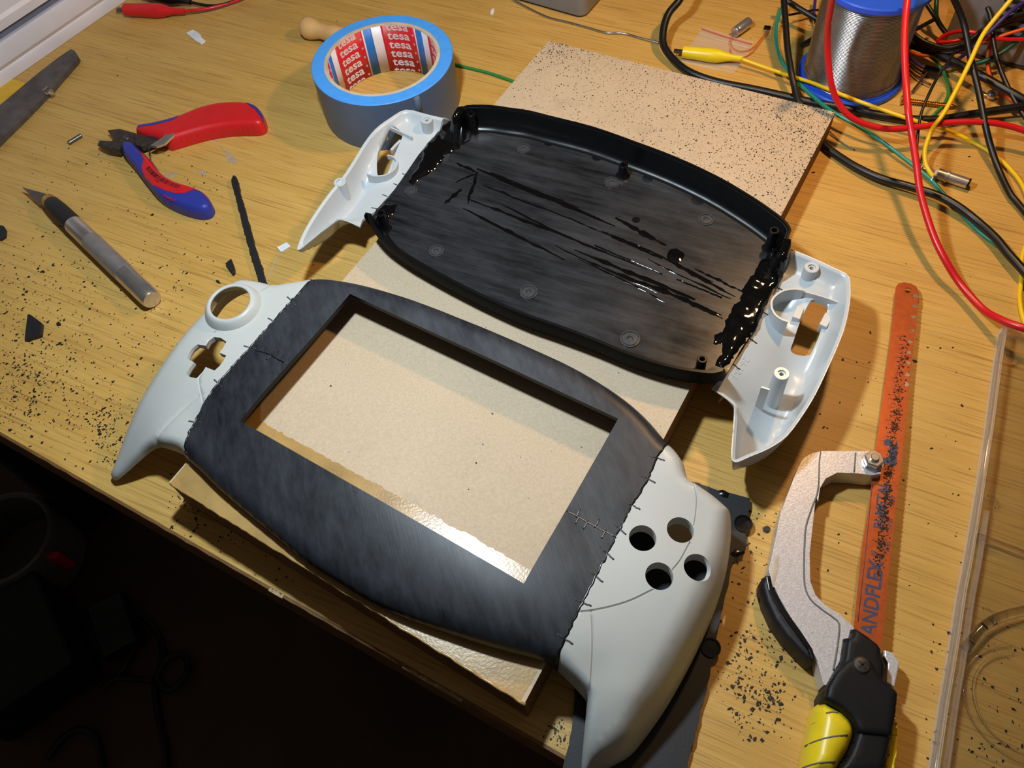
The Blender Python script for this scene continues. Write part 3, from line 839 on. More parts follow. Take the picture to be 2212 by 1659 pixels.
# right grip of the back shell
ZK = lambda x, y: (1450 + x * .3014, 520 + y * .3014)
rg_rim = [(850, 55), (1000, 115), (1150, 185), (1265, 245), (1285, 330), (1280, 450), (1250, 600), (1200, 740), (1130, 900), (1040, 1090), (950, 1240), (830, 1400), (700, 1490), (560, 1550), (480, 1585), (445, 1580), (430, 1540), (438, 1400), (450, 1210), (425, 1158), (290, 1060)]
rw = pts([(*ZK(x, y), z) for (x, y), z in zip(rg_rim, [36] * 17 + [35, 33, 29, 26])])[:, :2]; rw_s = catmull(rw, 3)
rg_out = np.vstack([rw_s, pts([(*ZK(x, y), 24) for x, y in [(370, 985), (500, 800), (610, 620), (700, 430), (780, 270), (845, 160)]])[:, :2]])
rgT = rbf(pts([(*ZK(x, y), z) for x, y, z in [(870, 140, 28), (800, 300, 25), (700, 480, 23), (600, 700, 23), (480, 860, 23), (380, 1010, 25), (1000, 280, 28), (1100, 240, 29), (1180, 300, 29), (1200, 420, 27), (1130, 480, 24), (960, 460, 23.5), (1150, 600, 21), (950, 600, 20), (880, 760, 15), (1050, 800, 15.5),
                                          (820, 500, 18), (760, 760, 18), (700, 900, 17), (620, 1000, 17), (560, 1100, 16), (850, 950, 9), (760, 1200, 6), (640, 1350, 5), (900, 1150, 9), (560, 1450, 8), (520, 1250, 12)]]))
def grip_z(field, wall, rimz, wid=7.0):
    rs = np.interp(np.linspace(0, 1, len(wall)), np.linspace(0, 1, len(rimz)), rimz)
    def f(X):
        X = np.asarray(X)[:, :2]; d = pdist(X, wall); fl = field(X)
        w = 1 / (np.linalg.norm(X[:, None] - wall[None], axis=2) ** 3 + .05); rim = np.maximum((w @ rs) / w.sum(1), fl + .2)
        t = np.clip((d - 1.9) / wid, 0, 1)
        z = fl + (rim - 0.7 - fl) * (1 - t) ** 1.9
        return np.where(d < 0.8, rim, np.where(d < 1.9, rim - 0.7 * np.clip((d - .8) / .6, 0, 1), z))
    return f
rz = grip_z(rgT, rw_s, [36] * 17 + [35, 33, 29, 26])
slot_px = [(985, 455), (1010, 432), (1060, 432), (1100, 450), (1118, 480), (1112, 520), (1060, 680), (1010, 790), (985, 808), (920, 800), (875, 785), (862, 760), (880, 710), (930, 560)]
slot = smooth_loop(ccw(pts([(*ZK(x, y), float(np.interp(y, [430, 820], [24, 15.5]))) for x, y in slot_px])[:, :2]), k=2)[0]
V, F = sheet(rg_out, rz, 2.4, holes=[slot], walls=[rw_s], rings=(0.45, 0.9, 1.2, 1.9, 2.3, 3.0, 4.2, 6.0))
def grip_hull(field, wall, rimz, cap, wid=9.0):
    rs = np.interp(np.linspace(0, 1, len(wall)), np.linspace(0, 1, len(rimz)), rimz)
    def f(X):
        X = X[:, :2]; d = pdist(X, wall); fl = np.maximum(field(X) - 1.8, cap)
        w = 1 / (np.linalg.norm(X[:, None] - wall[None], axis=2) ** 3 + .05); rim = (w @ rs) / w.sum(1)
        return fl + np.maximum(rim - 0.8 - fl, 0) * (1 - np.clip(d / wid, 0, 1)) ** 1.9
    return f
double('grip', V, F, grip_hull(rgT, rw_s, [36] * 17 + [35, 33, 29, 26], 1.0), 'grey', back, label='pale grey right grip with trigger slot and tall screw post')
def post(u, v, ztop, zbase, ro, ri, m, name='screw_post', dish=True):
    t = at(u, v, ztop)
    return lathe(name, (t[0], t[1], zbase), UP, [(ro + .5, 0), (ro + .25, (ztop - zbase) * .5), (ro, ztop - zbase - .3), (ro - .25, ztop - zbase), (ri + 1.0, ztop - zbase), (ri + .9, ztop - zbase - .9), (ri, ztop - zbase - .9), (ri, ztop - zbase - 5), (0.01, ztop - zbase - 5)], m, back, n=28, cap=False)
post(*ZK(793, 950), 35, 4, 4.1, 1.2, 'grey')
post(*ZK(1008, 190), 35, 25, 4.1, 1.2, 'grey')
def fin(name, pix, ztop, zbot, th, m):
    """thin standing wall along a traced top edge"""
    P = catmull(pts([(*p, ztop) for p in pix]), 4)[:, :2]; t = np.gradient(P, axis=0); t /= np.linalg.norm(t, axis=1)[:, None]
    nn = np.c_[-t[:, 1], t[:, 0]] * th / 2
    zb = zbot(P) if callable(zbot) else np.full(len(P), zbot)
    V = [(*p, z) for p, z in zip(P + nn, np.full(len(P), ztop))] + [(*p, ztop) for p in P - nn] + [(*p, z) for p, z in zip(P - nn, zb)] + [(*p, z) for p, z in zip(P + nn, zb)]
    n = len(P); F = [(k * n + i, ((k + 1) % 4) * n + i, ((k + 1) % 4) * n + i + 1, k * n + i + 1) for k in range(4) for i in range(n - 1)]
    F += [(0, n, 2 * n, 3 * n), (n - 1, 4 * n - 1, 3 * n - 1, 2 * n - 1)]
    return sharp(mesh(name, V, F, m, back), 40)
fin('curved_wall', [ZK(*p) for p in [(950, 352), (880, 345), (800, 358), (735, 405), (718, 460), (740, 520), (790, 560), (838, 578)]], 31, lambda P: rgT(P) - 1, 1.1, 'grey')
fin('rib', [ZK(*p) for p in [(948, 362), (1080, 398), (1235, 452)]], 29, lambda P: rgT(P) - 3, 0.9, 'grey')
fin('rib', [ZK(*p) for p in [(645, 1047), (680, 1058), (705, 1066)]], 30, 8, 0.9, 'grey')
for a, b in (((930, 470), (893, 560)), ((1130, 530), (1085, 615))):
    A, B = at(*ZK(*a), 22), at(*ZK(*b), 22); d = (B - A) / np.linalg.norm(B - A)
    box('clip_block', (A + B) / 2 - (0, 0, 2.5), (np.linalg.norm(B - A) / 2, 2.2, 3.4), 'grey', back, ax=[d, np.cross((0, 0, 1), d), (0, 0, 1)], bev=.3)
tc = at(*ZK(490, 915), 22.0); tdx = at(*ZK(430, 1010), 22) - at(*ZK(550, 830), 22)
md_ = flat_text('moulded_date', '24-10-1', 5.4, tc, tdx, (0, 0, 1), 'grey', back, extrude=0.28)
for v_ in md_.data.vertices:
    w_ = np.array(v_.co) / MM + ORI[back.name]; v_.co.z = (rz(w_[None])[0] + (w_[2] - tc[2]) - ORI[back.name][2]) * MM
for t in (.12, .34, .56, .78):
    p, d = along(pts([(*ZK(x, y), 24) for x, y in [(370, 985), (500, 800), (610, 620), (700, 430), (780, 270), (845, 160)]]), t)
    nn = np.array([d[1], -d[0]]); q = np.array([p + nn * s for s in (0, 1.6, 3.2, 4.6)]) + nrng.normal(0, .15, (4, 2))
    V, F = tube_mesh(np.c_[q, rz(q) + .05], .35, 6); mesh('stitch', V, F, 'ink', back)

# left grip of the back shell
lg_rim = [(1225, 190), (1080, 158), (920, 122), (800, 185), (700, 260), (620, 360), (540, 490), (460, 610), (380, 705), (300, 812), (230, 920), (180, 1010), (145, 1095), (142, 1125), (165, 1120), (220, 1075), (310, 1000), (405, 930), (440, 912), (500, 925), (590, 965)]
lw = pts([(*Z7(x, y), z) for (x, y), z in zip(lg_rim, [35] + [36] * 16 + [34, 31, 28, 26])])[:, :2]; lw_s = catmull(lw, 3)
lg_out = np.vstack([lw_s, pts([(*Z7(x, y), z) for x, y, z in [(610, 905, 25), (700, 855, 25), (760, 780, 24.5), (830, 700, 24.5), (905, 630, 25), (1000, 520, 25.5), (1040, 420, 26.5), (1110, 330, 27.5), (1200, 232, 29)]])[:, :2]])
lgT = rbf(pts([(*Z7(x, y), z) for x, y, z in [(1150, 230, 28), (1050, 380, 26), (980, 520, 25), (860, 650, 24), (720, 780, 24), (620, 880, 24), (930, 200, 30), (1040, 190, 30), (860, 250, 29.5), (780, 350, 28), (900, 350, 28), (700, 480, 26.5), (760, 560, 25), (640, 560, 24), (600, 640, 19), (520, 740, 12),
                                          (680, 700, 22), (560, 830, 18), (470, 850, 9), (400, 820, 9), (340, 900, 10), (260, 1010, 13), (420, 930, 16), (180, 1090, 20)]]))
lz = grip_z(lgT, lw_s, [35] + [36] * 16 + [34, 31, 28, 26], 6.5)
lslot_px = [(805, 305), (850, 288), (893, 305), (900, 330), (882, 370), (850, 430), (800, 540), (760, 590), (715, 580), (708, 540), (715, 470), (740, 400)]
lslot = smooth_loop(ccw(pts([(*Z7(x, y), 26) for x, y in lslot_px])[:, :2]), k=2)[0]
V, F = sheet(lg_out, lz, 2.4, holes=[lslot], walls=[lw_s], rings=(0.45, 0.9, 1.2, 1.9, 2.3, 3.0, 4.2, 6.0))
double('grip', V, F, grip_hull(lgT, lw_s, [35] + [36] * 16 + [34, 31, 28, 26], 1.0, 7.0), 'grey', back, label='pale grey left grip beside the tape roll')
post(*Z7(443, 640), 36, 7, 4.0, 1.2, 'grey')
post(*Z7(1066, 192), 36.5, 26, 4.0, 1.2, 'grey')
fin('curved_wall', [Z7(*p) for p in [(640, 580), (700, 597), (770, 590), (825, 560), (852, 520), (850, 480), (820, 455), (785, 448)]], 29, lambda P: lgT(P) - 1, 1.1, 'grey')
fin('rib', [Z7(*p) for p in [(780, 236), (870, 275), (962, 316)]], 31, lambda P: lgT(P) - 1, .9, 'grey')
fin('clip_block', [Z7(*p) for p in [(705, 398), (740, 365), (785, 330)]], 24, lambda P: lgT(P) - 1, 2.0, 'grey')
fin('clip_block', [Z7(*p) for p in [(820, 440), (855, 405), (890, 375)]], 23, lambda P: lgT(P) - 1, 2.0, 'grey')
for t in (.2, .42, .62, .8):
    p, d = along(pts([(*Z7(x, y), 24) for x, y in [(610, 905), (700, 855), (760, 780), (830, 700), (905, 630), (1000, 520)]]), t)
    nn = np.array([-d[1], d[0]]); q = np.array([p + nn * s for s in (0, 1.6, 3.2, 4.4)]) + nrng.normal(0, .15, (4, 2))
    V, F = tube_mesh(np.c_[q, lz(q) + .05], .3, 6); mesh('stitch', V, F, 'ink', back)

# ------------------------------------------------------------------ roll of masking tape
TC = np.array([-62.3, 532.3]); TH, TR, TI = 40.0, 51.4, 42.2
tape = thing('tape_roll', 'roll of blue masking tape standing on its flat side behind the back shell', 'tape roll', (*TC, 0))
B0 = (*TC, 0.2)
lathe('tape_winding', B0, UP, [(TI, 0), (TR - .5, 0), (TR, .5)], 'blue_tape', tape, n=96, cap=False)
lathe('tape_outer_face', B0, UP, [(TR, .5), (TR, TH - .5)], 'tape_face_shaded', tape, n=96, cap=False, label='outer face of the roll, its shade painted in as dull grey-blue')
lathe('tape_top_face', B0, UP, [(TR, TH - .5), (TR - .5, TH), (TI, TH), (TI, TH - 1)], 'blue_tape', tape, n=96, cap=False, label='bright blue layered edge of the roll')
lathe('core', B0, UP, [(TI, 0), (TI, TH + .1), (TI - .3, TH + .2), (39.9, TH + .2), (39.7, TH), (39.7, 0), (TI, 0)], 'card', tape, n=96, cap=False)
# free end of the tape: thin curved flap
def cyl_patch(name, a0, a1, z0, z1, r, m, parent, n=14, th=0.0, jag=0.0, **kw):
    V = []; F = []
    for i in range(n + 1):
        a = math.radians(a0 + (a1 - a0) * i / n)
        for z, j in ((z0, 1), (z1, 1)):
            V.append((TC[0] + r * math.cos(a), TC[1] + r * math.sin(a), z + (rng.uniform(-jag, jag) if jag else 0)))
    for i in range(n): F.append((2 * i, 2 * i + 1, 2 * i + 3, 2 * i + 2))
    o = mesh(name, V, F, m, parent, **kw)
    s_ = o.modifiers.new('thickness', 'SOLIDIFY'); s_.thickness = 0.15 * MM; s_.offset = 0
    return o
cyl_patch('loose_end', -66, -61, 20, 38.8, TR + .12, 'tape_face_shaded', tape, 6, jag=.8)
per = 60.0
core_label = cyl_patch('core_label', 0, 360, 0.3, TH - .4, 39.62, 'label_white', tape, 72, label='printed paper lining of the core')
TV, TF = text_geo('tesa', 9.6, extrude=0.05, bold=0.16, squeeze=1.12)
RV, RF = text_geo('\u00ae', 2.2, extrude=0.05)
for k in range(6):
    L = 150.7 - per * k
    red = cyl_patch('red_band', L, L - 38.5, 0.35, TH - .45, 39.5, 'label_red', core_label, 16)
    cyl_patch('blue_band', L - 40.2, L - 49.4, 0.35, TH - .45, 39.5, 'label_blue', core_label, 6)
    for row in range(6):
        zc = TH - 1.6 - row * 7.6
        for V0, F0, dx, dy in ((TV, TF, -0.8, 0), (RV, RF, 11.2, 2.2)):
            ang = np.radians(L - 19.3) - (V0[:, 0] + dx) / 39.3
            z = zc + V0[:, 1] + dy
            if z.max() > TH - .5 or z.min() < .4: z = np.clip(z, .4, TH - .5)
            r = 39.36 - V0[:, 2]
            mesh('tesa_lettering', np.c_[TC[0] + r * np.cos(ang), TC[1] + r * np.sin(ang), z], F0, 'label_white', core_label, smooth=False)

# ------------------------------------------------------------------ solder spool
SC = (275.5, 495.5)
spool = thing('solder_spool', 'blue plastic spool wound with shiny tin solder wire', 'solder spool', (*SC, 0))
lathe('flange', (*SC, .2), UP, [(8, 0), (36.2, 0), (36.8, .8), (36.8, 3.2), (36.2, 4), (34.6, 4.2), (34.2, 5.2), (33.2, 5.4), (8, 5.4)], 'spool_blue', spool, n=64)
lathe('flange', (*SC, 72), UP, [(8, 0), (34.5, 0), (36.2, .4), (36.8, 1.2), (36.8, 4.4), (36, 5.2), (31, 5.2), (30, 4.4), (8, 4.4)], 'spool_blue', spool, n=64)
lathe('core_barrel', (*SC, 4), UP, [(22, 0), (22, 69)], 'spool_blue', spool, n=32)
prof = []
pz = 5.9
for i in range(66):
    R0 = 32.6 if i > 3 else 33.4 - .05 * i
    if i > 60: R0 -= (i - 60) * .25
    prof += [(R0 - .5, pz + i * 1.0), (R0 + .05, pz + i * 1.0 + .25), (R0 + .14, pz + i * 1.0 + .5), (R0 + .05, pz + i * 1.0 + .75)]
wn = lathe('wound_wire', (*SC, 0), UP, [(21, 5.6)] + prof + [(21, 72)], 'solder', spool, n=72, cap=False, sharp_deg=180)

# ------------------------------------------------------------------ saw
saw = thing('hand_saw', 'mini hacksaw with silver frame, black and yellow handle and orange blade', 'saw', (*at(1830, 1400)[:2], 0))
Q4 = lambda x, y: (1600 + x * .3074, 590 + y * .3074)
Q5 = lambda x, y: (1600 + x * .3671, 1050 + y * .3671)
bl_l = [(1935, 622), (1926, 713), (1907, 854), (1892, 965), (1877, 1097), (1862, 1182), (1846, 1340), (1838, 1400)]
bl_r = [(1984, 632), (1978, 698), (1963, 824), (1951, 959), (1936, 1085), (1922, 1200), (1906, 1370), (1899, 1420)]
ZB = lambda v: 5.0 + (v - 610) / 810 * 5.5
LP = pts([(u, v, ZB(v)) for u, v in bl_l]); RP = pts([(u, v, ZB(v)) for u, v in bl_r])
top_arc = pts([(u, v, ZB(v)) for u, v in [(1936, 618), (1941, 612), (1953, 609.5), (1967, 612), (1978, 617), (1983, 626)]])
outl = np.vstack([LP[::-1], top_arc, resample(RP, 1.3, False)])
for i in range(len(LP) + len(top_arc), len(outl)):            # saw teeth
    if i % 2: outl[i, :2] += (outl[i, :2] - LP.mean(0)[:2]) / np.linalg.norm(outl[i, :2] - LP.mean(0)[:2]) * 0
nB = (RP[0] - LP[0]) / np.linalg.norm(RP[0] - LP[0])
for i in range(len(LP) + len(top_arc), len(outl)):
    if i % 2: outl[i] = outl[i] + nB * 0.55
bpl = rbf(np.vstack([LP, RP, top_arc]))
hole = circle(at(1962, 627, 5.2), 2.1, 20)
V, F = sheet(outl, bpl, 5.0, holes=[hole], bs=50)
blade = shell('blade', V, F, 0.7, 'orange_paint', saw, split=30, label='orange blade with dark printing and plastic dust')
bdir = (LP[-1] - LP[0]) / np.linalg.norm(LP[-1] - LP[0]); bnor = np.cross(bdir, nB); bnor *= np.sign(bnor[2])
def onblade(px): p = at(*px, 9); return np.array([p[0], p[1], bpl(p[None])[0] + .06])
def blade_text(s, px, size, name='lettering', **kw):
    return flat_text(name, s, size, onblade(px), -bdir, bnor, 'navy_print', blade, extrude=.04, **kw)
blade_text('SANDFLEX', (1884, 1300), 9.6, bold=.18, squeeze=.92)
blade_text('\u00ae', (1888, 1196), 4.0)
blade_text('BI-METAL', (1905, 1090), 6.6, bold=.12, squeeze=1.0)
for i, (u, v) in enumerate(((1926, 1080), (1921, 1130), (1915, 1180))):
    blade_text(('24 TEETH', 'HSS', '300x13')[i] if False else '|||.|||', (u, v), 3.2, name='small_print')
stripe = pts([(1886, 1040), (1871, 1180), (1852, 1345)], 9); stripe[:, 2] = bpl(stripe) + .05
V, F = tube_mesh(stripe, .18, 5); mesh('print_line', V, F, 'navy_print', blade)
# fish-and-hook emblem
fish = pts([Q4(*p) for p in [(1005, 1195), (1015, 1172), (1030, 1162), (1058, 1168), (1068, 1195), (1062, 1215), (1085, 1225), (1092, 1180), (1105, 1195), (1098, 1260), (1095, 1350), (1075, 1360), (1040, 1345), (1000, 1350), (995, 1310), (1035, 1290), (1050, 1255), (1045, 1210), (1020, 1212)]], 7.6)
zz = bpl(fish); prism('emblem', fish, lambda x, y: float(bpl(np.array([[x, y]]))[0]) - .05, lambda x, y: float(bpl(np.array([[x, y]]))[0]) + .07, 'navy_print', blade)
for i in range(26):   # ruler ticks
    v = 720 + i * 9.2; u = 1956 - (v - 720) * .137; L = 9 if i % 5 else 16
    A, Bq = onblade((u, v)), onblade((u - L, v - 1.5))
    V, F = tube_mesh(np.array([A, Bq]), .12, 4); mesh('ruler_tick', V, F, 'navy_print', blade)
# steel spots painting in the glints off the wavy set of the teeth
for i in range(9):
    v = 640 + i * 24 + rng.uniform(-4, 4); u = 1979 - (v - 640) * .118; P = circle(at(u, v, 5.6), 1.0 + .5 * rng.random(), 9) * 1.0
    P = P + nrng.normal(0, .25, P.shape); prism('glint_patch', P, lambda x, y: float(bpl(np.array([[x, y]]))[0]) - .05, lambda x, y: float(bpl(np.array([[x, y]]))[0]) + .05, 'steel', blade)

fr_px = [Q4(*p) for p in [(985, 1410), (990, 1330), (975, 1265), (940, 1250), (800, 1250), (570, 1250), (500, 1265), (440, 1300), (400, 1370), (350, 1500), (290, 1659)]] + \
        [Q5(*p) for p in [(240, 130), (215, 260), (180, 430), (165, 490), (185, 560), (230, 660), (310, 800), (410, 950), (450, 1020), (490, 1170), (540, 1180), (640, 1100), (700, 980), (665, 830), (645, 810), (580, 752), (500, 702), (440, 640), (410, 560), (406, 400), (428, 200), (443, 60)]] + \
        [Q4(*p) for p in [(545, 1600), (558, 1510), (598, 1443), (680, 1402), (800, 1405), (920, 1420)]]
frp = pts(fr_px, 13)[:, :2]
sfr = prism('frame', frp, 1.0, 13.0, 'silver_paint', saw, bev=0.8)
# recessed panel line on the frame
gl_ = [Q4(*p) for p in [(548, 1490), (535, 1560), (497, 1659)]] + [Q5(*p) for p in [(384, 240), (376, 340), (372, 470), (378, 590), (410, 665), (470, 720), (540, 770), (578, 810), (575, 900), (560, 1000), (545, 1085)]]
V, F = tube_mesh(catmull(pts(gl_, 13.0), 5), .45, 6); mesh('panel_groove', V, F, 'groove', saw)
V, F = tube_mesh(pts([Q4(562, 1255), Q4(552, 1330), Q4(548, 1490)], 13.0), .35, 6); mesh('panel_groove', V, F, 'groove', saw)
V, F = tube_mesh(pts([Q4(808, 1262), Q4(797, 1400)], 13.0), .4, 6); mesh('panel_groove', V, F, 'groove', saw)
blob('glue_smear', pts([Q5(*p) for p in [(205, 405), (232, 410), (228, 480), (215, 540), (200, 595), (183, 590), (182, 500)]], 13)[:, :2], 12.9, .5, 'card', saw, .2, 1.5, seed=9)
# black rubber pad on the back of the frame
pad = [Q5(*p) for p in [(140, 518), (165, 512), (180, 560), (215, 650), (290, 780), (370, 890), (420, 970), (435, 1025), (425, 1050), (400, 1045), (340, 985), (260, 900), (190, 800), (140, 690), (115, 600), (115, 560)]]
puff('rubber_pad', pts(pad, 11)[:, :2], 5.0, 12.8, 3.0, 'black_matte', saw)
prism('pad_seam', pts([Q5(*p) for p in [(150, 530), (172, 525), (190, 590), (260, 720), (360, 860), (425, 960), (436, 1020), (420, 1020), (400, 960), (330, 870), (230, 730), (165, 610)]], 13.6)[:, :2], 12.6, 13.5, 'black', saw, bev=.4)
# bolt, washer and nut
bc = at(*Q4(925, 1325), 14)
lathe('washer', (bc[0], bc[1], 12.9), UP, [(5.6, 0), (5.6, 1.0), (2, 1.0)], 'steel', saw, n=32)
lathe('nut', (bc[0], bc[1], 13.8), UP, [(4.6, 0), (4.9, .5), (4.9, 3.4), (4.4, 4.1), (2, 4.1)], 'steel', saw, n=6, sharp_deg=20)
lathe('bolt_end', (bc[0], bc[1], 12), UP, [(2.2, 0), (2.2, 7.0), (1.8, 7.4), (0.01, 7.4)], 'steel', saw, n=20)
lathe('blade_clamp', (bc[0] + 1, bc[1] - 3, 3), UP, [(4, 0), (4, 4.5)], 'black', saw, n=20)
# handle
blk = [Q5(*p) for p in [(665, 815), (750, 870), (835, 935), (842, 1000), (862, 1045), (858, 1140), (890, 1180), (932, 1205), (930, 1260), (918, 1330), (905, 1440), (880, 1560), (850, 1700), (560, 1700), (590, 1640), (640, 1560), (680, 1450), (660, 1380), (600, 1320), (490, 1262), (488, 1210), (520, 1150), (560, 1080), (600, 1010), (612, 930), (620, 870), (650, 880)]]
hb = pts(blk, 19)[:, :2]
puff('handle_body', hb, 11.0, 19.5, 3.5, 'satin', saw, s=2.2, p=3)
yl = [Q5(*p) for p in [(478, 1262), (500, 1268), (600, 1322), (660, 1380), (682, 1450), (640, 1562), (590, 1642), (555, 1710), (365, 1710), (385, 1600), (410, 1470), (440, 1320), (455, 1280)]]
puff('grip_cover', pts(yl, 15)[:, :2], 8.0, 20.0, 8.0, 'yellow_plastic', saw, s=2.0, label='yellow rubber thumb cover')
yr = [Q5(*p) for p in [(922, 1330), (935, 1420), (930, 1560), (915, 1710), (850, 1710), (885, 1560), (905, 1440)]]
puff('grip_cover', pts(yr, 12)[:, :2], 7.0, 14, 3.0, 'yellow_plastic', saw)
yz = puff_z(pts(yl, 15)[:, :2], 8.0, 20.0, 8.0)
for a, b, c_ in (((412, 1505), (520, 1480), (630, 1462)), ((390, 1642), (470, 1628), (560, 1618)), ((505, 1335), (540, 1330), (575, 1330))):
    q = catmull(pts([Q5(*a), Q5(*b), Q5(*c_)], 19.0), 5); q[:, 2] = yz(q) - .1
    V, F = tube_mesh(q, .4, 6); mesh('grip_rib', V, F, 'groove', saw)
hc = at(*Q5(705, 1060), 19.5)
cov = [Q5(*p) for p in [(510, 1180), (560, 1090), (620, 1030), (690, 995), (760, 1010), (800, 1080), (850, 1150), (928, 1210), (916, 1330), (890, 1480), (700, 1460), (655, 1370), (590, 1310), (495, 1255)]]
puff('handle_boss', pts(cov, 20)[:, :2], 18.0, 21.2, 4.0, 'satin', saw, s=2.0, p=3)
lathe('cross_screw', (hc[0], hc[1], 20.6), UP, [(4.0, 0), (4.0, .6), (3.2, 1.5), (1.5, 1.9), (0.01, 2.0)], 'dark_steel', saw, n=28)
for a in (0.5, 0.5 + math.pi / 2):
    box('screw_slot', (hc[0], hc[1], 22.35), (2.0, .35, .35), 'ink', saw, ax=[(math.cos(a), math.sin(a), 0), (-math.sin(a), math.cos(a), 0), (0, 0, 1)])
prism('blade_lever', pts([Q5(*p) for p in [(842, 965), (895, 985), (932, 1042), (902, 1185), (855, 1160), (862, 1045), (843, 1005)]], 10)[:, :2], 3, 11, 'silver_paint', saw, bev=.6)
P_ = []
for i in range(900):
    v = rng.betavariate(2.2, 1.6) * 560 + 690; u = 1970 - (v - 690) * .125 + rng.gauss(-6, 6)
    P_.append(onblade((u, v)))
flakes('dust_on_blade', P_, 0.55, 'crumb', None, None, parent=saw)

# ------------------------------------------------------------------ leftover black sheet under the right grip
Z3 = lambda x, y: (1150 + x * .4577, 900 + y * .4577)
shp = [Z3(*p) for p in [(700, 290), (760, 308), (830, 330), (905, 352), (1028, 388), (1018, 460), (1012, 520), (1008, 575), (1005, 628), (985, 640), (960, 662), (940, 720), (905, 880), (870, 1050), (840, 1200), (800, 1370), (770, 1500), (735, 1620), (700, 1720), (130, 1720), (150, 1640), (185, 1480), (215, 1200), (300, 900), (420, 640), (580, 330), (600, 280)]]
sp_ = resample(pts(shp, 3.2)[:, :2], 3, True); sp_ = sp_ + nrng.normal(0, .3, sp_.shape)
offc = thing('plastic_offcut', 'thin black plastic offcut lying on the desk under the right front grip', 'plastic sheet', (*at(1480, 1400)[:2], 0))
prism('sheet', sp_, 0.2, 3.2, 'black_matte', offc)
for p, r in ((Z3(995, 505), 4.2), (Z3(842, 1090), 4.2)):
    c = at(*p, 3.2); lathe('screw_boss', (c[0], c[1], 3.0), UP, [(r + .6, 0), (r + .5, .9), (r - .2, .9), (r - .4, .2), (.01, .3)], 'black', offc, n=26, cap=False)
blob('burr', pts([Z3(*p) for p in [(860, 345), (930, 360), (920, 380), (880, 372)]], 3.2)[:, :2], 3.1, 1.2, 'black', offc, .5, 1.5, seed=12)
blob('burr', pts([Z3(*p) for p in [(955, 625), (1005, 628), (985, 655), (950, 668), (935, 650)]], 3.2)[:, :2], 3.1, 1.2, 'black', offc, .5, 1.5, seed=13)

# ------------------------------------------------------------------ craft knife
kn = thing('craft_knife', 'craft knife with slim pointed blade and knurled metal handle', 'knife', (*at(210, 545)[:2], 0))
K0, K1 = at(104, 432, 6.8), at(329, 648, 6.8); kd = (K1 - K0); KL = np.linalg.norm(kd); kd /= KL
lathe('brass_collar', K0 - kd * .5, kd, [(3.4, 0), (4.7, .5), (5.2, 3.5), (5.2, 5.5)], 'brass', kn, n=32)
lathe('black_sleeve', K0, kd, [(5.0, 4.8), (5.5, 5.4), (6.1, 12), (6.5, 22), (6.55, KL * .27)], 'black_matte', kn, n=36)
lathe('barrel', K0, kd, [(6.6, KL * .27), (6.7, KL * .28), (6.7, KL * .44)], 'steel', kn, n=36)
lathe('knurled_band', K0, kd, [(6.7, KL * .44), (6.8, KL * .445), (6.8, KL * .755), (6.7, KL * .76)], 'knurl', kn, n=36)
lathe('end_cap', K0, kd, [(6.7, KL * .76), (6.7, KL * .975), (6.4, KL * .992), (5.8, KL), (0.01, KL)], 'steel', kn, n=36)
tip = at(46.7, 404, 6.6); side = np.cross(kd, (0, 0, 1)); b1, b2 = at(99.5, 419, 6.8), at(88, 441, 6.4)
V = [tip, b1 + (0, 0, .25), b1 - (0, 0, .25), b2 + (0, 0, .1), b2 - (0, 0, .1), K0 + (0, 0, .3) + kd * 2, K0 - (0, 0, .3) + kd * 2]
mesh('blade', V, [(0, 3, 5, 1), (0, 2, 6, 4), (0, 1, 2), (0, 4, 3), (1, 5, 6, 2), (3, 4, 6, 5)], 'steel_dull', kn, smooth=False)

# ------------------------------------------------------------------ side cutters
Zp = lambda x, y: (x * .3014, y * .3014)
pl = thing('side_cutters', 'electronics side cutters with red and blue handles, jaws open', 'pliers', (*at(300, 300)[:2], 0))
up_h = [Zp(*p) for p in [(968, 945), (985, 912), (1010, 905), (1150, 880), (1300, 835), (1420, 785), (1560, 750), (1680, 740), (1780, 745), (1850, 772), (1890, 825), (1896, 870), (1880, 900), (1830, 915), (1650, 920), (1500, 942), (1380, 972), (1270, 1005), (1200, 1022), (1150, 1000), (1040, 975)]]
uh = catmull(np.vstack([pts(up_h, 8)[:, :2], pts(up_h[:1], 8)[:, :2]]), 3)[:-1]
puff('handle', uh, 4.0, 12.0, 5.0, 'red_plastic', pl); uz = puff_z(uh, 4.0, 12.0, 5.0)
overlay('grip_inlay', pts([Zp(*p) for p in [(1000, 914), (1150, 888), (1292, 842), (1280, 862), (1240, 886), (1100, 922), (998, 930)]], 9)[:, :2], uz, 'blue_plastic', pl)
overlay('grip_inlay', pts([Zp(*p) for p in [(1765, 748), (1840, 768), (1882, 818), (1890, 880), (1870, 850), (1835, 805), (1795, 780)]], 9)[:, :2], uz, 'blue_plastic', pl)
lo_h = [Zp(*p) for p in [(868, 1062), (880, 1035), (905, 1022), (955, 1024), (1000, 1070), (1090, 1150), (1150, 1235), (1250, 1300), (1400, 1348), (1475, 1390), (1512, 1450), (1505, 1490), (1470, 1515), (1400, 1518), (1280, 1485), (1150, 1420), (1055, 1315), (960, 1190), (890, 1110)]]
lh = catmull(np.vstack([pts(lo_h, 8)[:, :2], pts(lo_h[:1], 8)[:, :2]]), 3)[:-1]
puff('handle', lh, 4.0, 11.3, 4.5, 'blue_plastic', pl); lz_ = puff_z(lh, 4.0, 11.3, 4.5)
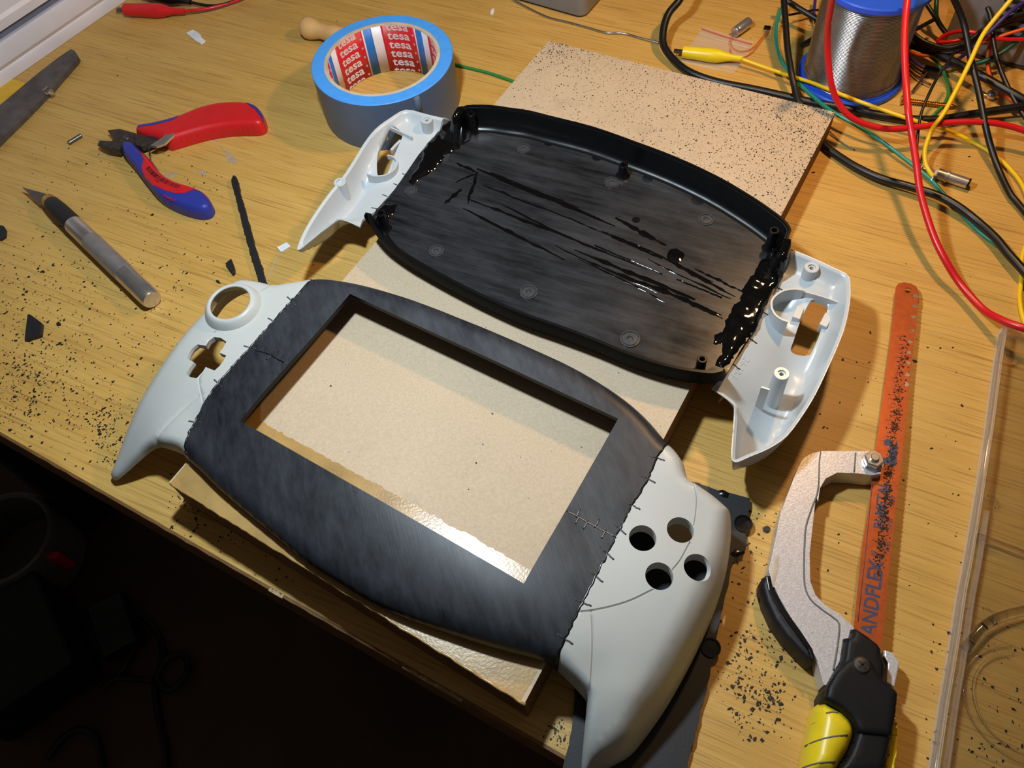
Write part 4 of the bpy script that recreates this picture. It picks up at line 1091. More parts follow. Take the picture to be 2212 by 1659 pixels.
overlay('grip_inlay', pts([Zp(*p) for p in [(962, 1040), (1000, 1078), (1088, 1158), (1146, 1240), (1246, 1308), (1398, 1356), (1468, 1396), (1500, 1440), (1470, 1405), (1435, 1378), (1390, 1366), (1330, 1394), (1260, 1396), (1180, 1372), (1085, 1325), (1032, 1265), (1022, 1205), (1038, 1150), (1003, 1090)]], 10)[:, :2], lz_, 'red_plastic', pl)
# head
prism('jaw', pts([Zp(*p) for p in [(770, 935), (860, 925), (985, 960), (1040, 975), (1140, 975), (1120, 1010), (1010, 1050), (960, 1040), (820, 1000), (815, 975)]], 8)[:, :2], 3, 8.5, 'dark_steel', pl, bev=.5)
prism('jaw', pts([Zp(*p) for p in [(700, 1032), (715, 1008), (800, 1012), (825, 990), (860, 930), (960, 965), (970, 1030), (880, 1040), (850, 1075), (760, 1060)]], 9)[:, :2], 4, 9.4, 'dark_steel', pl, bev=.5)
jc = at(*Zp(905, 985), 9.4); lathe('pivot', (jc[0], jc[1], 9.0), UP, [(2.6, 0), (2.6, .6), (2.2, .9), (.01, .9)], 'steel_dull', pl, n=24)
prism('spring_clip', pts([Zp(*p) for p in [(1075, 1045), (1165, 985), (1225, 930), (1258, 935), (1250, 965), (1180, 1030), (1120, 1050)]], 11.5)[:, :2], 9.5, 11.9, 'steel', pl, bev=.4)
tube('spring_wire', pts([(*Zp(1072, 1046), 7), (*Zp(1070, 1080), 6), (*Zp(1080, 1125), 5)]), .5, 'steel_dull', pl)
ba, bb = at(*Zp(1062, 1205), 11.05), at(*Zp(1290, 1345), 11.05); bd = (bb - ba) / np.linalg.norm(bb - ba); bn = np.cross((0, 0, 1), bd)
bmid = at(*Zp(1150, 1285), 11.05)
x_ = 0.0; Lb = np.linalg.norm(bb - ba)
while x_ < Lb:                                            # bar code printed on the red inlay, bending with the handle
    w_ = rng.choice((.25, .4, .7)); t = x_ / Lb; q = (1 - t) ** 2 * ba + 2 * t * (1 - t) * (2 * bmid - .5 * (ba + bb)) + t * t * bb
    q[2] = lz_(q[None])[0] + .36; box('bar', q, (w_ / 2, 1.7, .06), 'ink', pl, ax=[bd, bn, (0, 0, 1)]); x_ += w_ + rng.choice((.3, .45, .8))
flat_text('digits', 'IIII IIIIIII', 1.5, np.array([*(bmid - bn * 2.9)[:2], lz_((bmid - bn * 2.9)[None])[0] + .42]), bd, (0, 0, 1), 'ink', pl, extrude=.03)
flat_text('handle_lettering', 'KNIPEX', 3.4, np.array([*at(*Zp(1215, 1422), 10.5)[:2], lz_(at(*Zp(1215, 1422), 10.5)[None])[0] + .45]), at(*Zp(1290, 1465), 11) - at(*Zp(1140, 1390), 11), (0, 0, 1), 'red_plastic', pl, extrude=.04)

# ------------------------------------------------------------------ cables and wires at the back right
Y4 = lambda x, y: (1650 + x * .2541, y * .2541)
Y5 = lambda x, y: (1650 + x * .2773, 300 + y * .2773)
Y3 = lambda x, y: (1100 + x * .3014, y * .3014)
def w4(name, seq, r, m, label, f=Y4, **kw):
    return wire(name, [(*f(x, y), z) for x, y, z in seq], r, m, label, **kw)
w4('test_lead', [(600, -60, 105), (580, 0, 98), (555, 150, 84), (540, 300, 70), (545, 500, 55), (570, 700, 42), (620, 850, 32), (720, 980, 25), (850, 1050, 21), (1000, 1090, 19), (1150, 1095, 18), (1350, 1075, 18), (1550, 1045, 19), (1750, 1035, 20), (1950, 1045, 20), (2100, 1075, 19), (2212, 1110, 18), (2330, 1160, 16)], 2.1, 'wire_red', 'thick red test lead looping in front of the solder spool', cat='cable')
wire('test_lead', [(1962, -20, 90), (1960, 0, 88), (1955, 51, 80), (1954, 102, 72), (1957, 178, 60), (1962, 241, 52), (1970, 292, 44), (1980, 356, 36), (1989, 420, 28), (2013, 500, 20), (2038, 555, 15), (2074, 613, 9), (2121, 666, 9), (2163, 691, 14), (2212, 709, 18), (2260, 722, 18)], 2.2, 'wire_red', 'thick red test lead sweeping down to the clear case', cat='cable')
yc = [(1600, 127, 7), (1650, 145, 6), (1701, 162, 7), (1752, 178, 9), (1802, 198, 11), (1853, 218, 13), (1904, 236, 13), (1955, 254, 13), (2006, 269, 11), (2057, 285, 6), (2107, 310, 3), (2145, 333, 3), (2178, 361, 3), (2209, 401, 3), (2224, 450, 3), (2222, 510, 3), (2208, 555, 1.6), (2206, 605, 1.5), (2203, 647, 1.5), (2212, 692, 1.5), (2235, 730, 1.5)]
clip = thing('crocodile_clip_lead', 'yellow crocodile clip with its long yellow lead', 'test lead', (*at(1530, 118)[:2], 0))
tube('lead', pts(yc), 1.35, 'wire_yellow', clip)
c0, c1 = at(1474, 112, 5.5), at(1604, 127, 6.0); cd = c1 - c0; cL = np.linalg.norm(cd)
lathe('sleeve', c0, cd, [(3.0, 0), (4.4, .5), (4.6, cL * .2), (5.3, cL * .45), (5.0, cL * .6), (3.2, cL * .75), (2.4, cL * .85), (2.0, cL)], 'yellow_plastic', clip, n=24)
box('jaw', c0 - cd / cL * 2.5, (4.0, 1.6, 1.0), 'steel_dull', clip, ax=frame_of(cd)[2:] + tuple(frame_of(cd)[:2]), bev=.3)
jack = thing('barrel_plug', 'metal barrel plug with yellow and black wires soldered on', 'plug', (*at(2060, 388)[:2], 0))
tube('yellow_wire', pts([(2190, -12, 74), (2183, 0, 72), (2145, 46, 60), (2120, 81, 52), (2095, 135, 42), (2069, 188, 34), (2039, 244, 26), (2018, 272, 21), (2006, 297, 16), (1998, 325, 11), (1999, 351, 7), (2006, 368, 5), (2016, 382, 4.5)]), 1.5, 'wire_yellow', jack)
tube('black_wire', pts([(1986, 353, 6), (1980, 323, 9), (1988, 254, 18), (2001, 216, 24), (2026, 165, 30), (2046, 137, 34), (2062, 112, 36)]), 1.0, 'cable', jack)
j0, j1 = at(2024, 374, 4.5), at(2092, 397, 4.2); jd = j1 - j0; jl = np.linalg.norm(jd)
lathe('barrel', j0, jd, [(2.6, 0), (3.6, .3), (3.6, jl * .3), (4.2, jl * .3), (4.2, jl * .36), (3.5, jl * .37), (3.5, jl - .6)], 'steel', jack, n=28)
lathe('tip_ring', j0, jd, [(3.5, jl - .6), (3.5, jl + .6), (1.6, jl + .7)], 'black', jack, n=28)
lathe('insulator', j0, jd, [(2.2, -1.5), (2.9, -1.0), (2.9, .2)], 'label_white', jack, n=20)
prism('solder_tag', pts([(1985, 358), (1997, 350), (2024, 372), (2020, 378)], 5)[:, :2], 4.4, 5.2, 'steel', jack, bev=.2)
blob('solder_joint', pts([(1983, 354), (1992, 346), (2000, 352), (1996, 364), (1987, 366)], 5)[:, :2], 4.6, 2.0, 'solder', jack, .2, 1.0, seed=31)
blob('solder_joint', pts([(2008, 376), (2018, 374), (2024, 384), (2014, 388)], 5)[:, :2], 3.6, 1.6, 'solder', jack, .2, 1.0, seed=32)

w4('signal_wire', [(190, -40, 14), (150, 80, 11), (110, 200, 8), (105, 350, 5), (140, 500, 4), (200, 590, 4), (300, 710, 5), (450, 850, 10), (600, 960, 12), (800, 1075, 10), (1000, 1200, 6), (1250, 1390, 4), (1400, 1510, 3), (1530, 1653, 2), (1600, 1740, 1.6), (1700, 1840, 1.6), (1820, 1960, 1.6), (1950, 2060, 1.6), (2120, 2180, 1.6)], 1.3, 'wire_teal', 'teal wire running from behind the spool across to the right')
wire('power_cable', [(1480, -30, 30), (1468, 0, 26), (1444, 30, 20), (1433, 66, 14), (1434, 99, 9), (1456, 130, 6), (1492, 157, 5), (1552, 178, 4), (1642, 196, 4), (1760, 223, 4), (1802, 230, 4), (1879, 245, 4), (1955, 257, 4), (2031, 258, 5), (2107, 246, 7), (2212, 230, 10), (2280, 218, 10)], 2.9, 'cable', 'thick black cable curving behind the board and past the spool', cat='cable')
w4('audio_cable', [(168, -40, 36), (170, 0, 34), (185, 200, 28), (200, 400, 22), (230, 600, 16), (260, 740, 11), (285, 850, 8), (330, 900, 7)], 2.4, 'cable', 'black cable dropping steeply left of the spool', cat='cable')
w4('audio_cable', [(150, -30, 22), (210, 15, 20), (320, 85, 18), (440, 155, 16), (600, 240, 14)], 2.2, 'cable', 'black cable running in behind the spool from the top edge', cat='cable')
wire('power_cable', [(1776, 305, 3.2), (1785, 318, 3.2), (1815, 340, 3.2), (1853, 363, 4), (1904, 386, 5), (1968, 404, 6), (2024, 422, 7), (2066, 444, 7), (2107, 475, 6), (2149, 513, 7), (2177, 547, 7.5), (2212, 586, 8), (2260, 640, 8)], 2.7, 'cable', 'thick black cable emerging from the board edge towards the right', cat='cable')
w4('audio_cable', [(1590, -40, 70), (1620, 0, 66), (1700, 200, 54), (1760, 500, 40), (1820, 750, 30), (1880, 1050, 20), (1930, 1250, 12), (2000, 1450, 6), (2090, 1640, 4), (2160, 1730, 3.5), (2300, 1900, 3.5)], 2.1, 'cable', 'black cable crossing in front of the grey vented case', cat='cable')
w4('power_cable', [(1230, 370, 8), (1300, 395, 9), (1500, 470, 12), (1800, 620, 14), (2000, 730, 13), (2212, 850, 11), (2320, 900, 9)], 3.0, 'cable', 'thick black cable running right from behind the spool', cat='cable')
w4('hookup_wire', [(1900, 60, 40), (1930, 150, 36), (1950, 350, 28), (2000, 560, 20), (2080, 750, 14), (2160, 900, 9), (2230, 1010, 6)], 1.6, 'cable', 'thin black wire hanging down in front of the vented case')
w4('hookup_wire', [(1960, 330, 22), (1920, 400, 18), (1905, 550, 9), (1940, 680, 5), (2050, 800, 3), (2150, 890, 2)], 1.6, 'wire_orange', 'orange-red wire hanging down before the vented case')
w4('hookup_wire', [(2280, 260, 30), (2212, 300, 27), (2050, 430, 20), (1900, 510, 14), (1780, 545, 9), (1700, 560, 6)], 1.8, 'wire_dgreen', 'dark green wire slanting across the vented case')
w4('hookup_wire', [(1700, 330, 22), (1600, 352, 20), (1480, 355, 17), (1540, 300, 22), (1640, 268, 27), (1740, 270, 30), (1850, 290, 30), (2000, 330, 28), (2212, 335, 26), (2300, 330, 25)], 1.4, 'wire_red', 'thin red wire folded back in a loop right of the spool')
w4('hookup_wire', [(1220, 435, 6), (1350, 470, 8), (1560, 462, 12), (1700, 425, 16), (1800, 380, 22), (2050, 295, 30), (2212, 245, 34), (2300, 220, 34)], 1.2, 'wire_orange', 'orange wire running right behind the thick black cable')
w4('hookup_wire', [(1220, 470, 4), (1350, 570, 4), (1500, 592, 5), (1650, 505, 12), (1780, 400, 24), (1950, 240, 38), (2100, 95, 46), (2240, 0, 48)], 1.4, 'wire_purple', 'purple wire climbing up across the vented case')
w4('hookup_wire', [(1400, 470, 6), (1480, 540, 5), (1540, 640, 4), (1572, 760, 2.5), (1550, 850, 1.6), (1500, 920, 1.5), (1440, 980, 1.5)], 1.1, 'wire_green', 'short bright green wire beside the long screw')
for k_, (dx, dz, m_, nm) in enumerate(((0, 0, 'cable', 'upper'), (22, -3, 'wire_brown', 'middle'), (44, -5, 'cable', 'lower'))):
    w4('ribbon_wire', [(1262, 270 + dx, 22 + dz), (1320, 320 + dx, 20 + dz), (1400, 365 + dx, 19 + dz), (1550, 405 + dx, 20 + dz), (1720, 360 + dx, 26 + dz), (1880, 240 + dx, 36 + dz), (2060, 160 + dx, 40 + dz), (2280, 90 + dx, 44 + dz)], 1.5, m_,
       ('black wire, uppermost of the bundle sagging right of the spool', 'brown wire in the middle of the bundle right of the spool', 'black wire, lowest of the bundle sagging right of the spool')[k_])
w4('hookup_wire', [(1380, 30, 26), (1440, 120, 22), (1500, 220, 16), (1560, 300, 12)], 1.6, 'cable', 'short black wire between the spool and the vented case')
w4('hookup_wire', [(1470, -20, 30), (1465, 60, 26), (1470, 150, 20), (1520, 240, 14), (1560, 290, 10)], 1.7, 'wire_dgreen', 'dark green wire hanging left of the vented case')
w4('hookup_wire', [(1270, 260, 20), (1340, 225, 20), (1440, 170, 20)], 1.5, 'cable', 'stub of black wire pointing up beside the spool')
w4('hookup_wire', [(440, -30, 10), (430, 60, 9), (425, 100, 8), (438, 180, 6), (470, 260, 5)], 1.2, 'wire_purple', 'purple wire left of the solder spool')
w4('hookup_wire', [(195, 130, 12), (300, 112, 10), (400, 90, 9), (480, 86, 8)], 0.9, 'cable', 'thin black wire crossing left of the spool top')
w4('hookup_wire', [(315, 385, 3), (350, 365, 4), (395, 340, 5), (430, 320, 6)], 1.6, 'cable', 'stub of black wire at the left foot of the spool')
w4('component_lead', [(560, 1120, 2), (620, 1175, 1.2), (690, 1230, .9), (770, 1275, .8)], 0.5, 'steel_dull', 'bent bare component lead beside the board corner', cat='wire')
for k_, q in enumerate(([(1240, 560, 3), (1300, 610, 3), (1370, 650, 3)], [(1240, 600, 3), (1320, 670, 3), (1420, 720, 3)], [(1260, 780, 3), (1330, 690, 4), (1400, 600, 5), (1450, 545, 5)])):
    w4('header_wire', q, 0.8, 'wire_brown', ('short brown wire, upper of two beside the spool', 'short brown wire, lower of two beside the spool', 'dark wire end crossing the brown wires right of the spool')[k_])
cn = at(*Y4(1415, 610), 4); box('pin_header', cn, (5, 3, 2.6), 'black', bev=.3, ax=[(.8, -.6, 0), (.6, .8, 0), (0, 0, 1)], label='small black pin connector on the desk right of the spool', cat='connector')

# long brass screw
s0, s1 = at(*Y4(1165, 852), 2.6), at(*Y4(1662, 912), 1.6); sd = s1 - s0; sl = np.linalg.norm(sd)
screw = thing('wood_screw', 'long brass wood screw lying right of the spool', 'screw', (*s0[:2], 0))
lathe('head', s0, sd, [(3.4, 0), (3.4, .6), (1.5, 3.0)], 'brass', screw, n=24)
pr = []
for i in range(22):
    x0 = 3.0 + i * (sl - 7) / 22; r = 1.35 * (1 - .1 * i / 22)
    pr += [(r, x0), (r + .75, x0 + (sl - 7) / 44), (r, x0 + (sl - 7) / 22)]
lathe('thread', s0, sd, pr + [(0.05, sl)], 'brass', screw, n=20, sharp_deg=20)
g0 = at(*Y4(1935, 805), 3.4)
kn_ = thing('metal_fitting', 'small round shiny metal fitting near the right cable', 'fitting', (*g0[:2], 0))
lathe('knob', g0 - (0, 0, 3), (.2, .1, 1), [(1.5, 0), (3.0, .6), (3.8, 2.6), (3.2, 4.8), (1.8, 6), (.01, 6.2)], 'steel', kn_, n=24)
lathe('stem', g0 + (-1, 0, -1), at(*Y4(1862, 790), 2.5) - g0, [(1.5, 0), (1.5, 3.5), (2.2, 4.2), (2.2, 6)], 'brass', kn_, n=16)

# small things round the yellow clip
bag = thing('zip_bag', 'small clear zip bag with red line under the yellow clip', 'bag', (*at(1560, 105)[:2], 0))
bg = [(1519, 57), (1575, 76), (1628, 90), (1622, 106), (1605, 135), (1584, 158), (1540, 150), (1488, 139), (1470, 132), (1492, 96)]
V, F = sheet(pts(bg, .8)[:, :2], lambda X: .7 + .35 * np.sin(X[:, 0] * .55) * np.sin(X[:, 1] * .4 + 1), 3.0)
shell('film', V, F, .15, 'film', bag)
tube('zip_line', pts([(1516, 62, 1.4), (1570, 80, 1.4), (1624, 95, 1.4)]), .45, 'film_red', bag)
tube('zip_line', pts([(1510, 73, 1.3), (1565, 90, 1.3), (1618, 104, 1.3)]), .5, 'film', bag)
m0, m1 = at(1587, 70, 4.6), at(1618, 47, 4.6)
can = thing('metal_can', 'small shiny metal cylinder resting on the zip bag', 'component', (*at(1603, 60)[:2], 0))
md = m1 - m0; ml = np.linalg.norm(md)
lathe('can', m0, md, [(3.4, 0), (3.9, .4), (3.9, ml * .12), (3.5, ml * .16), (3.9, ml * .2), (3.9, ml - .5), (3.4, ml)], 'steel', can, n=28)
tube('leg', np.array([m0 + (1, 0, 0), m0 - md / ml * 3 + (1, 0, -1)]), .4, 'steel_dull', can, smooth_path=False)
tube('leg', np.array([m0 - (1, 0, 0), m0 - md / ml * 3 + (-1, 0, -1)]), .4, 'steel_dull', can, smooth_path=False)
led = thing('wired_led', 'tiny dark component on two hair-thin red wires', 'component', (*at(1660, 60)[:2], 0))
box('chip', at(*Y3(1850, 198), 1.5), (2.6, 1.2, 1.1), 'black', led, ax=[(.9, -.4, 0), (.4, .9, 0), (0, 0, 1)], bev=.2)
tube('red_wire', pts([(*Y3(1858, 208), 1.5), (*Y3(1800, 280), 2), (*Y3(1740, 345), 2), (*Y3(1660, 368), 2), (*Y3(1600, 340), 2), (*Y3(1582, 290), 3), (*Y3(1600, 265), 4)]), .3, 'wire_orange', led)
tube('red_wire', pts([(*Y3(1865, 210), 1.5), (*Y3(1830, 260), 2), (*Y3(1770, 340), 2), (*Y3(1720, 390), 1.5), (*Y3(1650, 415), 1.5), (*Y3(1600, 390), 1.5), (*Y3(1580, 350), 1.5)]), .3, 'wire_orange', led)
wire('solder_strand', [(1100, -14, 2), (1111, 0, 1.6), (1142, 17.6, 1.2), (1183, 36.6, 1.2), (1231, 49, 1.2), (1271, 60, 1.2), (1311, 71, 1.2), (1335, 71, 1.4), (1356, 74, 1.2), (1386, 83, 1.2), (1426, 93, 1.2)], 0.75, 'solder', 'loose strand of solder winding across the desk behind the board')
wire('hookup_wire', [(975, 137, 1.4), (1000, 143.5, 1.4), (1054, 157, 1.4), (1085, 167, 1.4), (1124, 181, 1.4)], 1.15, 'wire_green', 'straight green wire between the tape roll and the board')

# grey box at the top edge
gb = pts([(1090, -6), (1262, 43), (1310, -12)], 0)
e_1 = gb[0] - gb[1]; e_1 /= np.linalg.norm(e_1); e_2 = gb[2] - gb[1]; e_2 = e_2 - e_1 * (e_2 @ e_1); e_2 /= np.linalg.norm(e_2)
cb = gb[1] + e_1 * 46 + e_2 * 40
gbx = thing('grey_enclosure', 'grey plastic box with rounded corners at the top edge of the desk', 'box', (*cb[:2], 0))
def rrect(c, a, b, ha, hb, r, n=6):
    out = []
    for sx, sy, s0_ in ((1, 1, 0), (-1, 1, 90), (-1, -1, 180), (1, -1, 270)):
        for k in range(n + 1):
            t = math.radians(s0_ + 90 * k / n); out.append(c[:2] + a[:2] * (sx * (ha - r) + r * math.cos(t)) + b[:2] * (sy * (hb - r) + r * math.sin(t)))
    return np.array(out)
prism('body', rrect(cb, e_1, e_2, 46, 40, 7), 1.2, 46, 'box_grey', gbx, bev=1.5)
prism('foot_plate', rrect(cb, e_1, e_2, 45, 39, 7), 0.1, 1.4, 'black', gbx)
prism('lid', rrect(cb, e_1, e_2, 46, 40, 7), 46.3, 52, 'box_grey', gbx, bev=2)

# vented metal case at the far right
p0_, p1_ = at(2030, 104), at(2230, 155)
v1 = (p1_ - p0_) / np.linalg.norm(p1_ - p0_); v2 = np.array([-v1[1], v1[0], 0])
psu = thing('power_supply', 'grey metal power supply with slotted vents behind the cables', 'power supply', (*p0_[:2], 0))
cpp = p0_ + v1 * 60 + v2 * 55
box('case', cpp + (0, 0, 33), (60, 55, 31), 'psu', psu, ax=[v1, v2, (0, 0, 1)], bev=1.0)
box('base_lip', cpp + (0, 0, 1.2), (61, 56, 1.0), 'dark_steel', psu, ax=[v1, v2, (0, 0, 1)])
for r_ in range(6):
    for c_ in range(2):
        q = p0_ + v1 * (38 + c_ * 26 + r_ * 0.0) - v2 * .1 + (0, 0, 22 + r_ * 6.2)
        box('vent_slot', q, (10.5, .5, 1.5), 'slot', psu, ax=[v1, v2, (0, 0, 1)], bev=.3)
nt = pts([(1985, 30), (2040, 0), (2048, 20), (2035, 70), (2020, 110), (1990, 115), (1978, 80)], 1.0)
V, F = sheet(nt[:, :2], lambda X: 1.2 + 1.2 * np.sin(X[:, 0] * .3) * np.cos(X[:, 1] * .22) + .6, 4)
o = shell('crumpled_paper', V, F, .25, 'pale_wood', None, label='crumpled yellowish scrap between the spool and the vented case', cat='paper')

# ------------------------------------------------------------------ left and top left
hd0, hd1 = at(652, 56, 9), at(790, 92, 8)
hn = thing('wooden_handle', 'turned wooden tool handle lying behind the tape roll', 'tool', (*hd0[:2], 0))
hv = hd1 - hd0; hl = np.linalg.norm(hv)
lathe('handle', hd0, hv, [(.01, -.5), (4, .2), (7.2, 2.5), (8.8, 6), (8.8, 9), (7.6, 14), (6.2, 19), (6.6, 25), (7.4, 34), (7.0, 42), (5.4, hl)], 'pale_wood', hn, n=32)
lathe('ferrule', hd0, hv, [(5.0, hl - .2), (5.0, hl + 6), (3, hl + 6.2)], 'brass', hn, n=24)
def clip_lead(label, tipx, a, b, lead, m, wm):
    t_ = thing('crocodile_clip_lead', label, 'test lead', (*at(*a[:2])[:2], 0))
    A, Bq = at(*a), at(*b); d = Bq - A; L = np.linalg.norm(d)
    lathe('sleeve', A, d, [(3.4, 0), (5.2, .6), (5.4, L * .25), (6.0, L * .5), (5.4, L * .64), (3.2, L * .78), (2.5, L * .86), (2.2, L)], m, t_, n=24)
    box('jaw', A - d / L * 3, (4.5, 1.8, 1.1), 'steel_dull', t_, ax=frame_of(d)[2:] + tuple(frame_of(d)[:2]), bev=.3)
    tube('lead', pts(lead), 1.3, wm, t_)
clip_lead('red crocodile clip with its lead at the top left edge', None, (270, 21, 6.2), (398, 24, 6.2), [(394, 24, 6.2), (440, 20, 5), (480, 11, 4), (525, -4, 3), (560, -20, 3)], 'red_plastic', 'wire_red')
clip_lead('black crocodile clip with its lead just behind the red one', None, (310, -14, 6.2), (412, 5, 6.2), [(408, 4, 6.2), (450, 12, 5), (485, 9, 4), (530, -8, 3), (565, -26, 3)], 'black', 'cable')

fl_px = [(153, 105), (161, 109), (168.6, 121), (166, 127), (116, 184), (62, 240), (0, 301), (-70, 372), (-70, 290), (0, 226), (78, 160.6), (124.5, 124.5)]
prism('flat_file', pts(fl_px, 5.0)[:, :2], 0.3, 5.0, 'file', bev=.4, label='grey steel flat file lying at the left edge', cat='file')
tp_ = pts([(-60, 225), (22, 170), (51, 178), (96, 213), (80, 231), (30, 270), (-60, 300)], .3)[:, :2]
prism('yellow_film', tp_, 0.02, 0.3, 'amber_tape', label='yellow translucent tape stuck to the desk beneath the file', cat='tape')
bead = thing('clear_stud', 'tiny clear plastic stud resting on the edge of the file', 'stud', (*at(108, 200)[:2], 0))
bc_ = at(107, 196, 7.5)
lathe('cap', bc_ + (-2, 1, 0), (-.6, .5, .5), [(.01, -2.6), (2.8, -2), (3.4, 0), (2.8, 1.8), (.01, 2.6)], 'clear', bead, n=20, cap=False)
lathe('pin', bc_ + (2, -1.5, -1), (.6, -.5, -.3), [(.01, -2), (2.2, -1.5), (2.5, .8), (.01, 2.4)], 'clear', bead, n=20, cap=False)

# translucent storage box in the corner
q0, q1 = at(-60, 232), at(290, -11)
u1 = (q1 - q0) / np.linalg.norm(q1 - q0); u2 = np.array([-u1[1], u1[0], 0])
if u2 @ at(0, 0) < u2 @ q0: u2 = -u2
sb = thing('storage_box', 'milky plastic storage box with ribbed side in the top left corner', 'storage box', (*q0[:2], 0))
profile = [(0, .3), (-.3, 3), (.4, 8), (1.6, 10), (.2, 12), (-1.2, 14), (-1.6, 22), (-.6, 27), (1.0, 28.5)]
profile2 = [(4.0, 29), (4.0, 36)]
profile3 = [(.2, 36), (-2.2, 37), (-2.6, 44), (-1.0, 47), (-1.4, 58), (-2.6, 60), (-2.6, 72), (-1, 74), (-1.0, 120)]
def extrude_profile(name, pr_, m):
    A = q0 - u1 * 120; L = np.linalg.norm(q1 - q0) + 260; V = []; F = []
    back_ = 60
    loop = [A + u2 * d + np.array([0, 0, z]) for d, z in pr_] + [A + u2 * back_ + np.array([0, 0, pr_[-1][1]]), A + u2 * back_ + np.array([0, 0, pr_[0][1]])]
    n = len(loop); V = loop + [p + u1 * L for p in loop]
    F = [(i, (i + 1) % n, n + (i + 1) % n, n + i) for i in range(n)] + [list(range(n))[::-1], list(range(n, 2 * n))]
    return sharp(mesh(name, V, F, m, sb), 25)
extrude_profile('lower_tray', profile, 'milky'); extrude_profile('gap', profile2, 'milky_gap'); extrude_profile('upper_tray', profile3, 'milky')

# ------------------------------------------------------------------ loose bits on the desk
def bit(name, px, z1, m, label, cat, bev=.3, z0=.05):
    return prism(name, pts(px, z1)[:, :2], z0, z1, m, bev=bev, label=label, cat=cat)
sx = pts([(503, 378), (511, 381), (521, 425), (534, 470), (548, 520), (560, 560), (572, 600), (580, 618), (562, 618), (550, 580), (536, 530), (522, 480), (510, 430), (499, 392)], 4)[:, :2]
sx = resample(sx, 2.0); sx = sx + nrng.normal(0, .22, sx.shape)
prism('plastic_strip', sx, .05, 4.0, 'black_matte', bev=.25, label='long rough black plastic strip running under the left front grip', cat='plastic offcut')
bit('plastic_chip', [(59, 679), (64, 678), (90, 697), (87.5, 722), (84, 724), (54, 733), (53, 728)], 3.2, 'black_matte', 'black trapezoid plastic chip lying left of the pale grip', 'plastic offcut')
bit('plastic_chip', [(499, 558), (486.5, 568.5), (488, 572), (502, 591), (506, 586), (506, 577)], 3.0, 'black_matte', 'small black wedge beside the long black strip', 'plastic offcut')
bit('plastic_chip', [(-14, 485), (7, 487), (11, 494), (10, 508), (0, 515), (-14, 512)], 3.0, 'black_matte', 'black chip cut by the left edge of the picture', 'plastic offcut')
bit('plastic_chip', [(121, 698), (126, 694), (130, 697), (129, 701), (123, 702)], 1.4, 'black_matte', 'tiny black crumb right of the trapezoid chip', 'plastic offcut', .1)
bit('plastic_chip', [(1648, 1139), (1657, 1135), (1664, 1139), (1663, 1146), (1656, 1149), (1650, 1146)], 1.2, 'black_matte', 'round black crumb between the right grip and the saw', 'plastic offcut', .1)
bit('plastic_chip', [(468, 604), (473, 606), (476, 611), (471, 610), (466, 607)], 1.2, 'black_matte', 'small curled black shaving above the stick collar', 'plastic offcut', .1)
bit('white_scrap', [(402, 71), (416, 64), (425, 68), (434, 75), (433, 79), (443, 87), (434, 94), (422, 87)], 1.4, 'white_chip', 'white plastic scrap lying between the file and the tape roll', 'plastic scrap', .15)
bit('white_scrap', [(598, 534), (619, 523), (628, 531), (607, 544)], 1.0, 'white_chip', 'small white label scrap near the left back grip', 'plastic scrap', .1)
tube('clear_film_strip', pts([(604, 541, .5), (590, 575, .5), (578, 600, .5)]), .5, 'film', label='thin clear film strip hanging from the white label scrap', cat='film')
bit('white_scrap', [(1060, 22), (1066, 17), (1068, 22), (1065, 30), (1059, 29)], 1.0, 'white_chip', 'tiny white crumb left of the grey box', 'plastic scrap', .1)
pn0, pn1 = at(148, 309, 1.8), at(176, 292, 1.8)
lathe('metal_pin', pn0, pn1 - pn0, [(1.3, 0), (1.6, .3), (1.6, np.linalg.norm(pn1 - pn0) - .4), (1.2, np.linalg.norm(pn1 - pn0))], 'steel_dull', n=16, label='short dark metal pin left of the side cutters', cat='pin')
# pale dried glue smears by the pliers
for k_, q in enumerate(([(455, 298), (463, 300), (480, 320), (497, 330), (513, 350), (508, 354), (493, 350), (478, 318)], [(425, 370), (436, 366), (447, 372), (438, 380)], [(352, 376), (372, 372), (384, 378), (366, 386)])):
    blob('glue_stain', pts(q, 0)[:, :2], 0.01, .07, 'stain', None, .5, 2.0, seed=40 + k_)
    ob = bpy.context.scene.collection.objects[-1]
    prop(ob, ('pale dried glue streak on the desk below the red handle', 'small grey glue spot right of the lower handle', 'grey smudge on the desk beside the bar-coded handle')[k_], 'stain')

# ------------------------------------------------------------------ clear case at the right
cs = thing('clear_case', 'clear plastic organiser lid lying at the right edge', 'plastic case', (*at(2150, 1150)[:2], 0))
L0 = pts([(2165, 705), (2153, 780), (2135, 916), (2108, 1090), (2088, 1208), (2073, 1285), (2055, 1406), (2037, 1509), (2014, 1660), (1998, 1760)], 7)
x_in = np.array([1, -.55, 0]); x_in /= np.linalg.norm(x_in)
lw2 = np.vstack([L0[:, :2], L0[::-1, :2] + x_in[:2] * 1.6])
prism('side_wall', lw2, .3, 11, 'haze', cs)
prism('base_plate', np.vstack([L0[:, :2] + x_in[:2] * 1.0, L0[::-1, :2] + x_in[:2] * 190]), .25, 1.6, 'clear', cs)
tube('hinge_rod', [(*(p[:2] + x_in[:2] * 6.5), 3.4) for p in L0[3:]], 1.5, 'haze', cs)
tube('rim_bead', [(*p[:2], 11) for p in L0[:]], .9, 'clear', cs)
prism('end_wall', np.vstack([L0[:1, :2], L0[:1, :2] + x_in[:2] * 120, L0[:1, :2] + x_in[:2] * 120 - (0, 1.5), L0[:1, :2] - (0, 1.5)]), .3, 10, 'haze', cs)
tube('divider', pts([(2110, 1158, 4), (2160, 1176, 4), (2230, 1204, 4)]), 1.8, 'clear', cs)
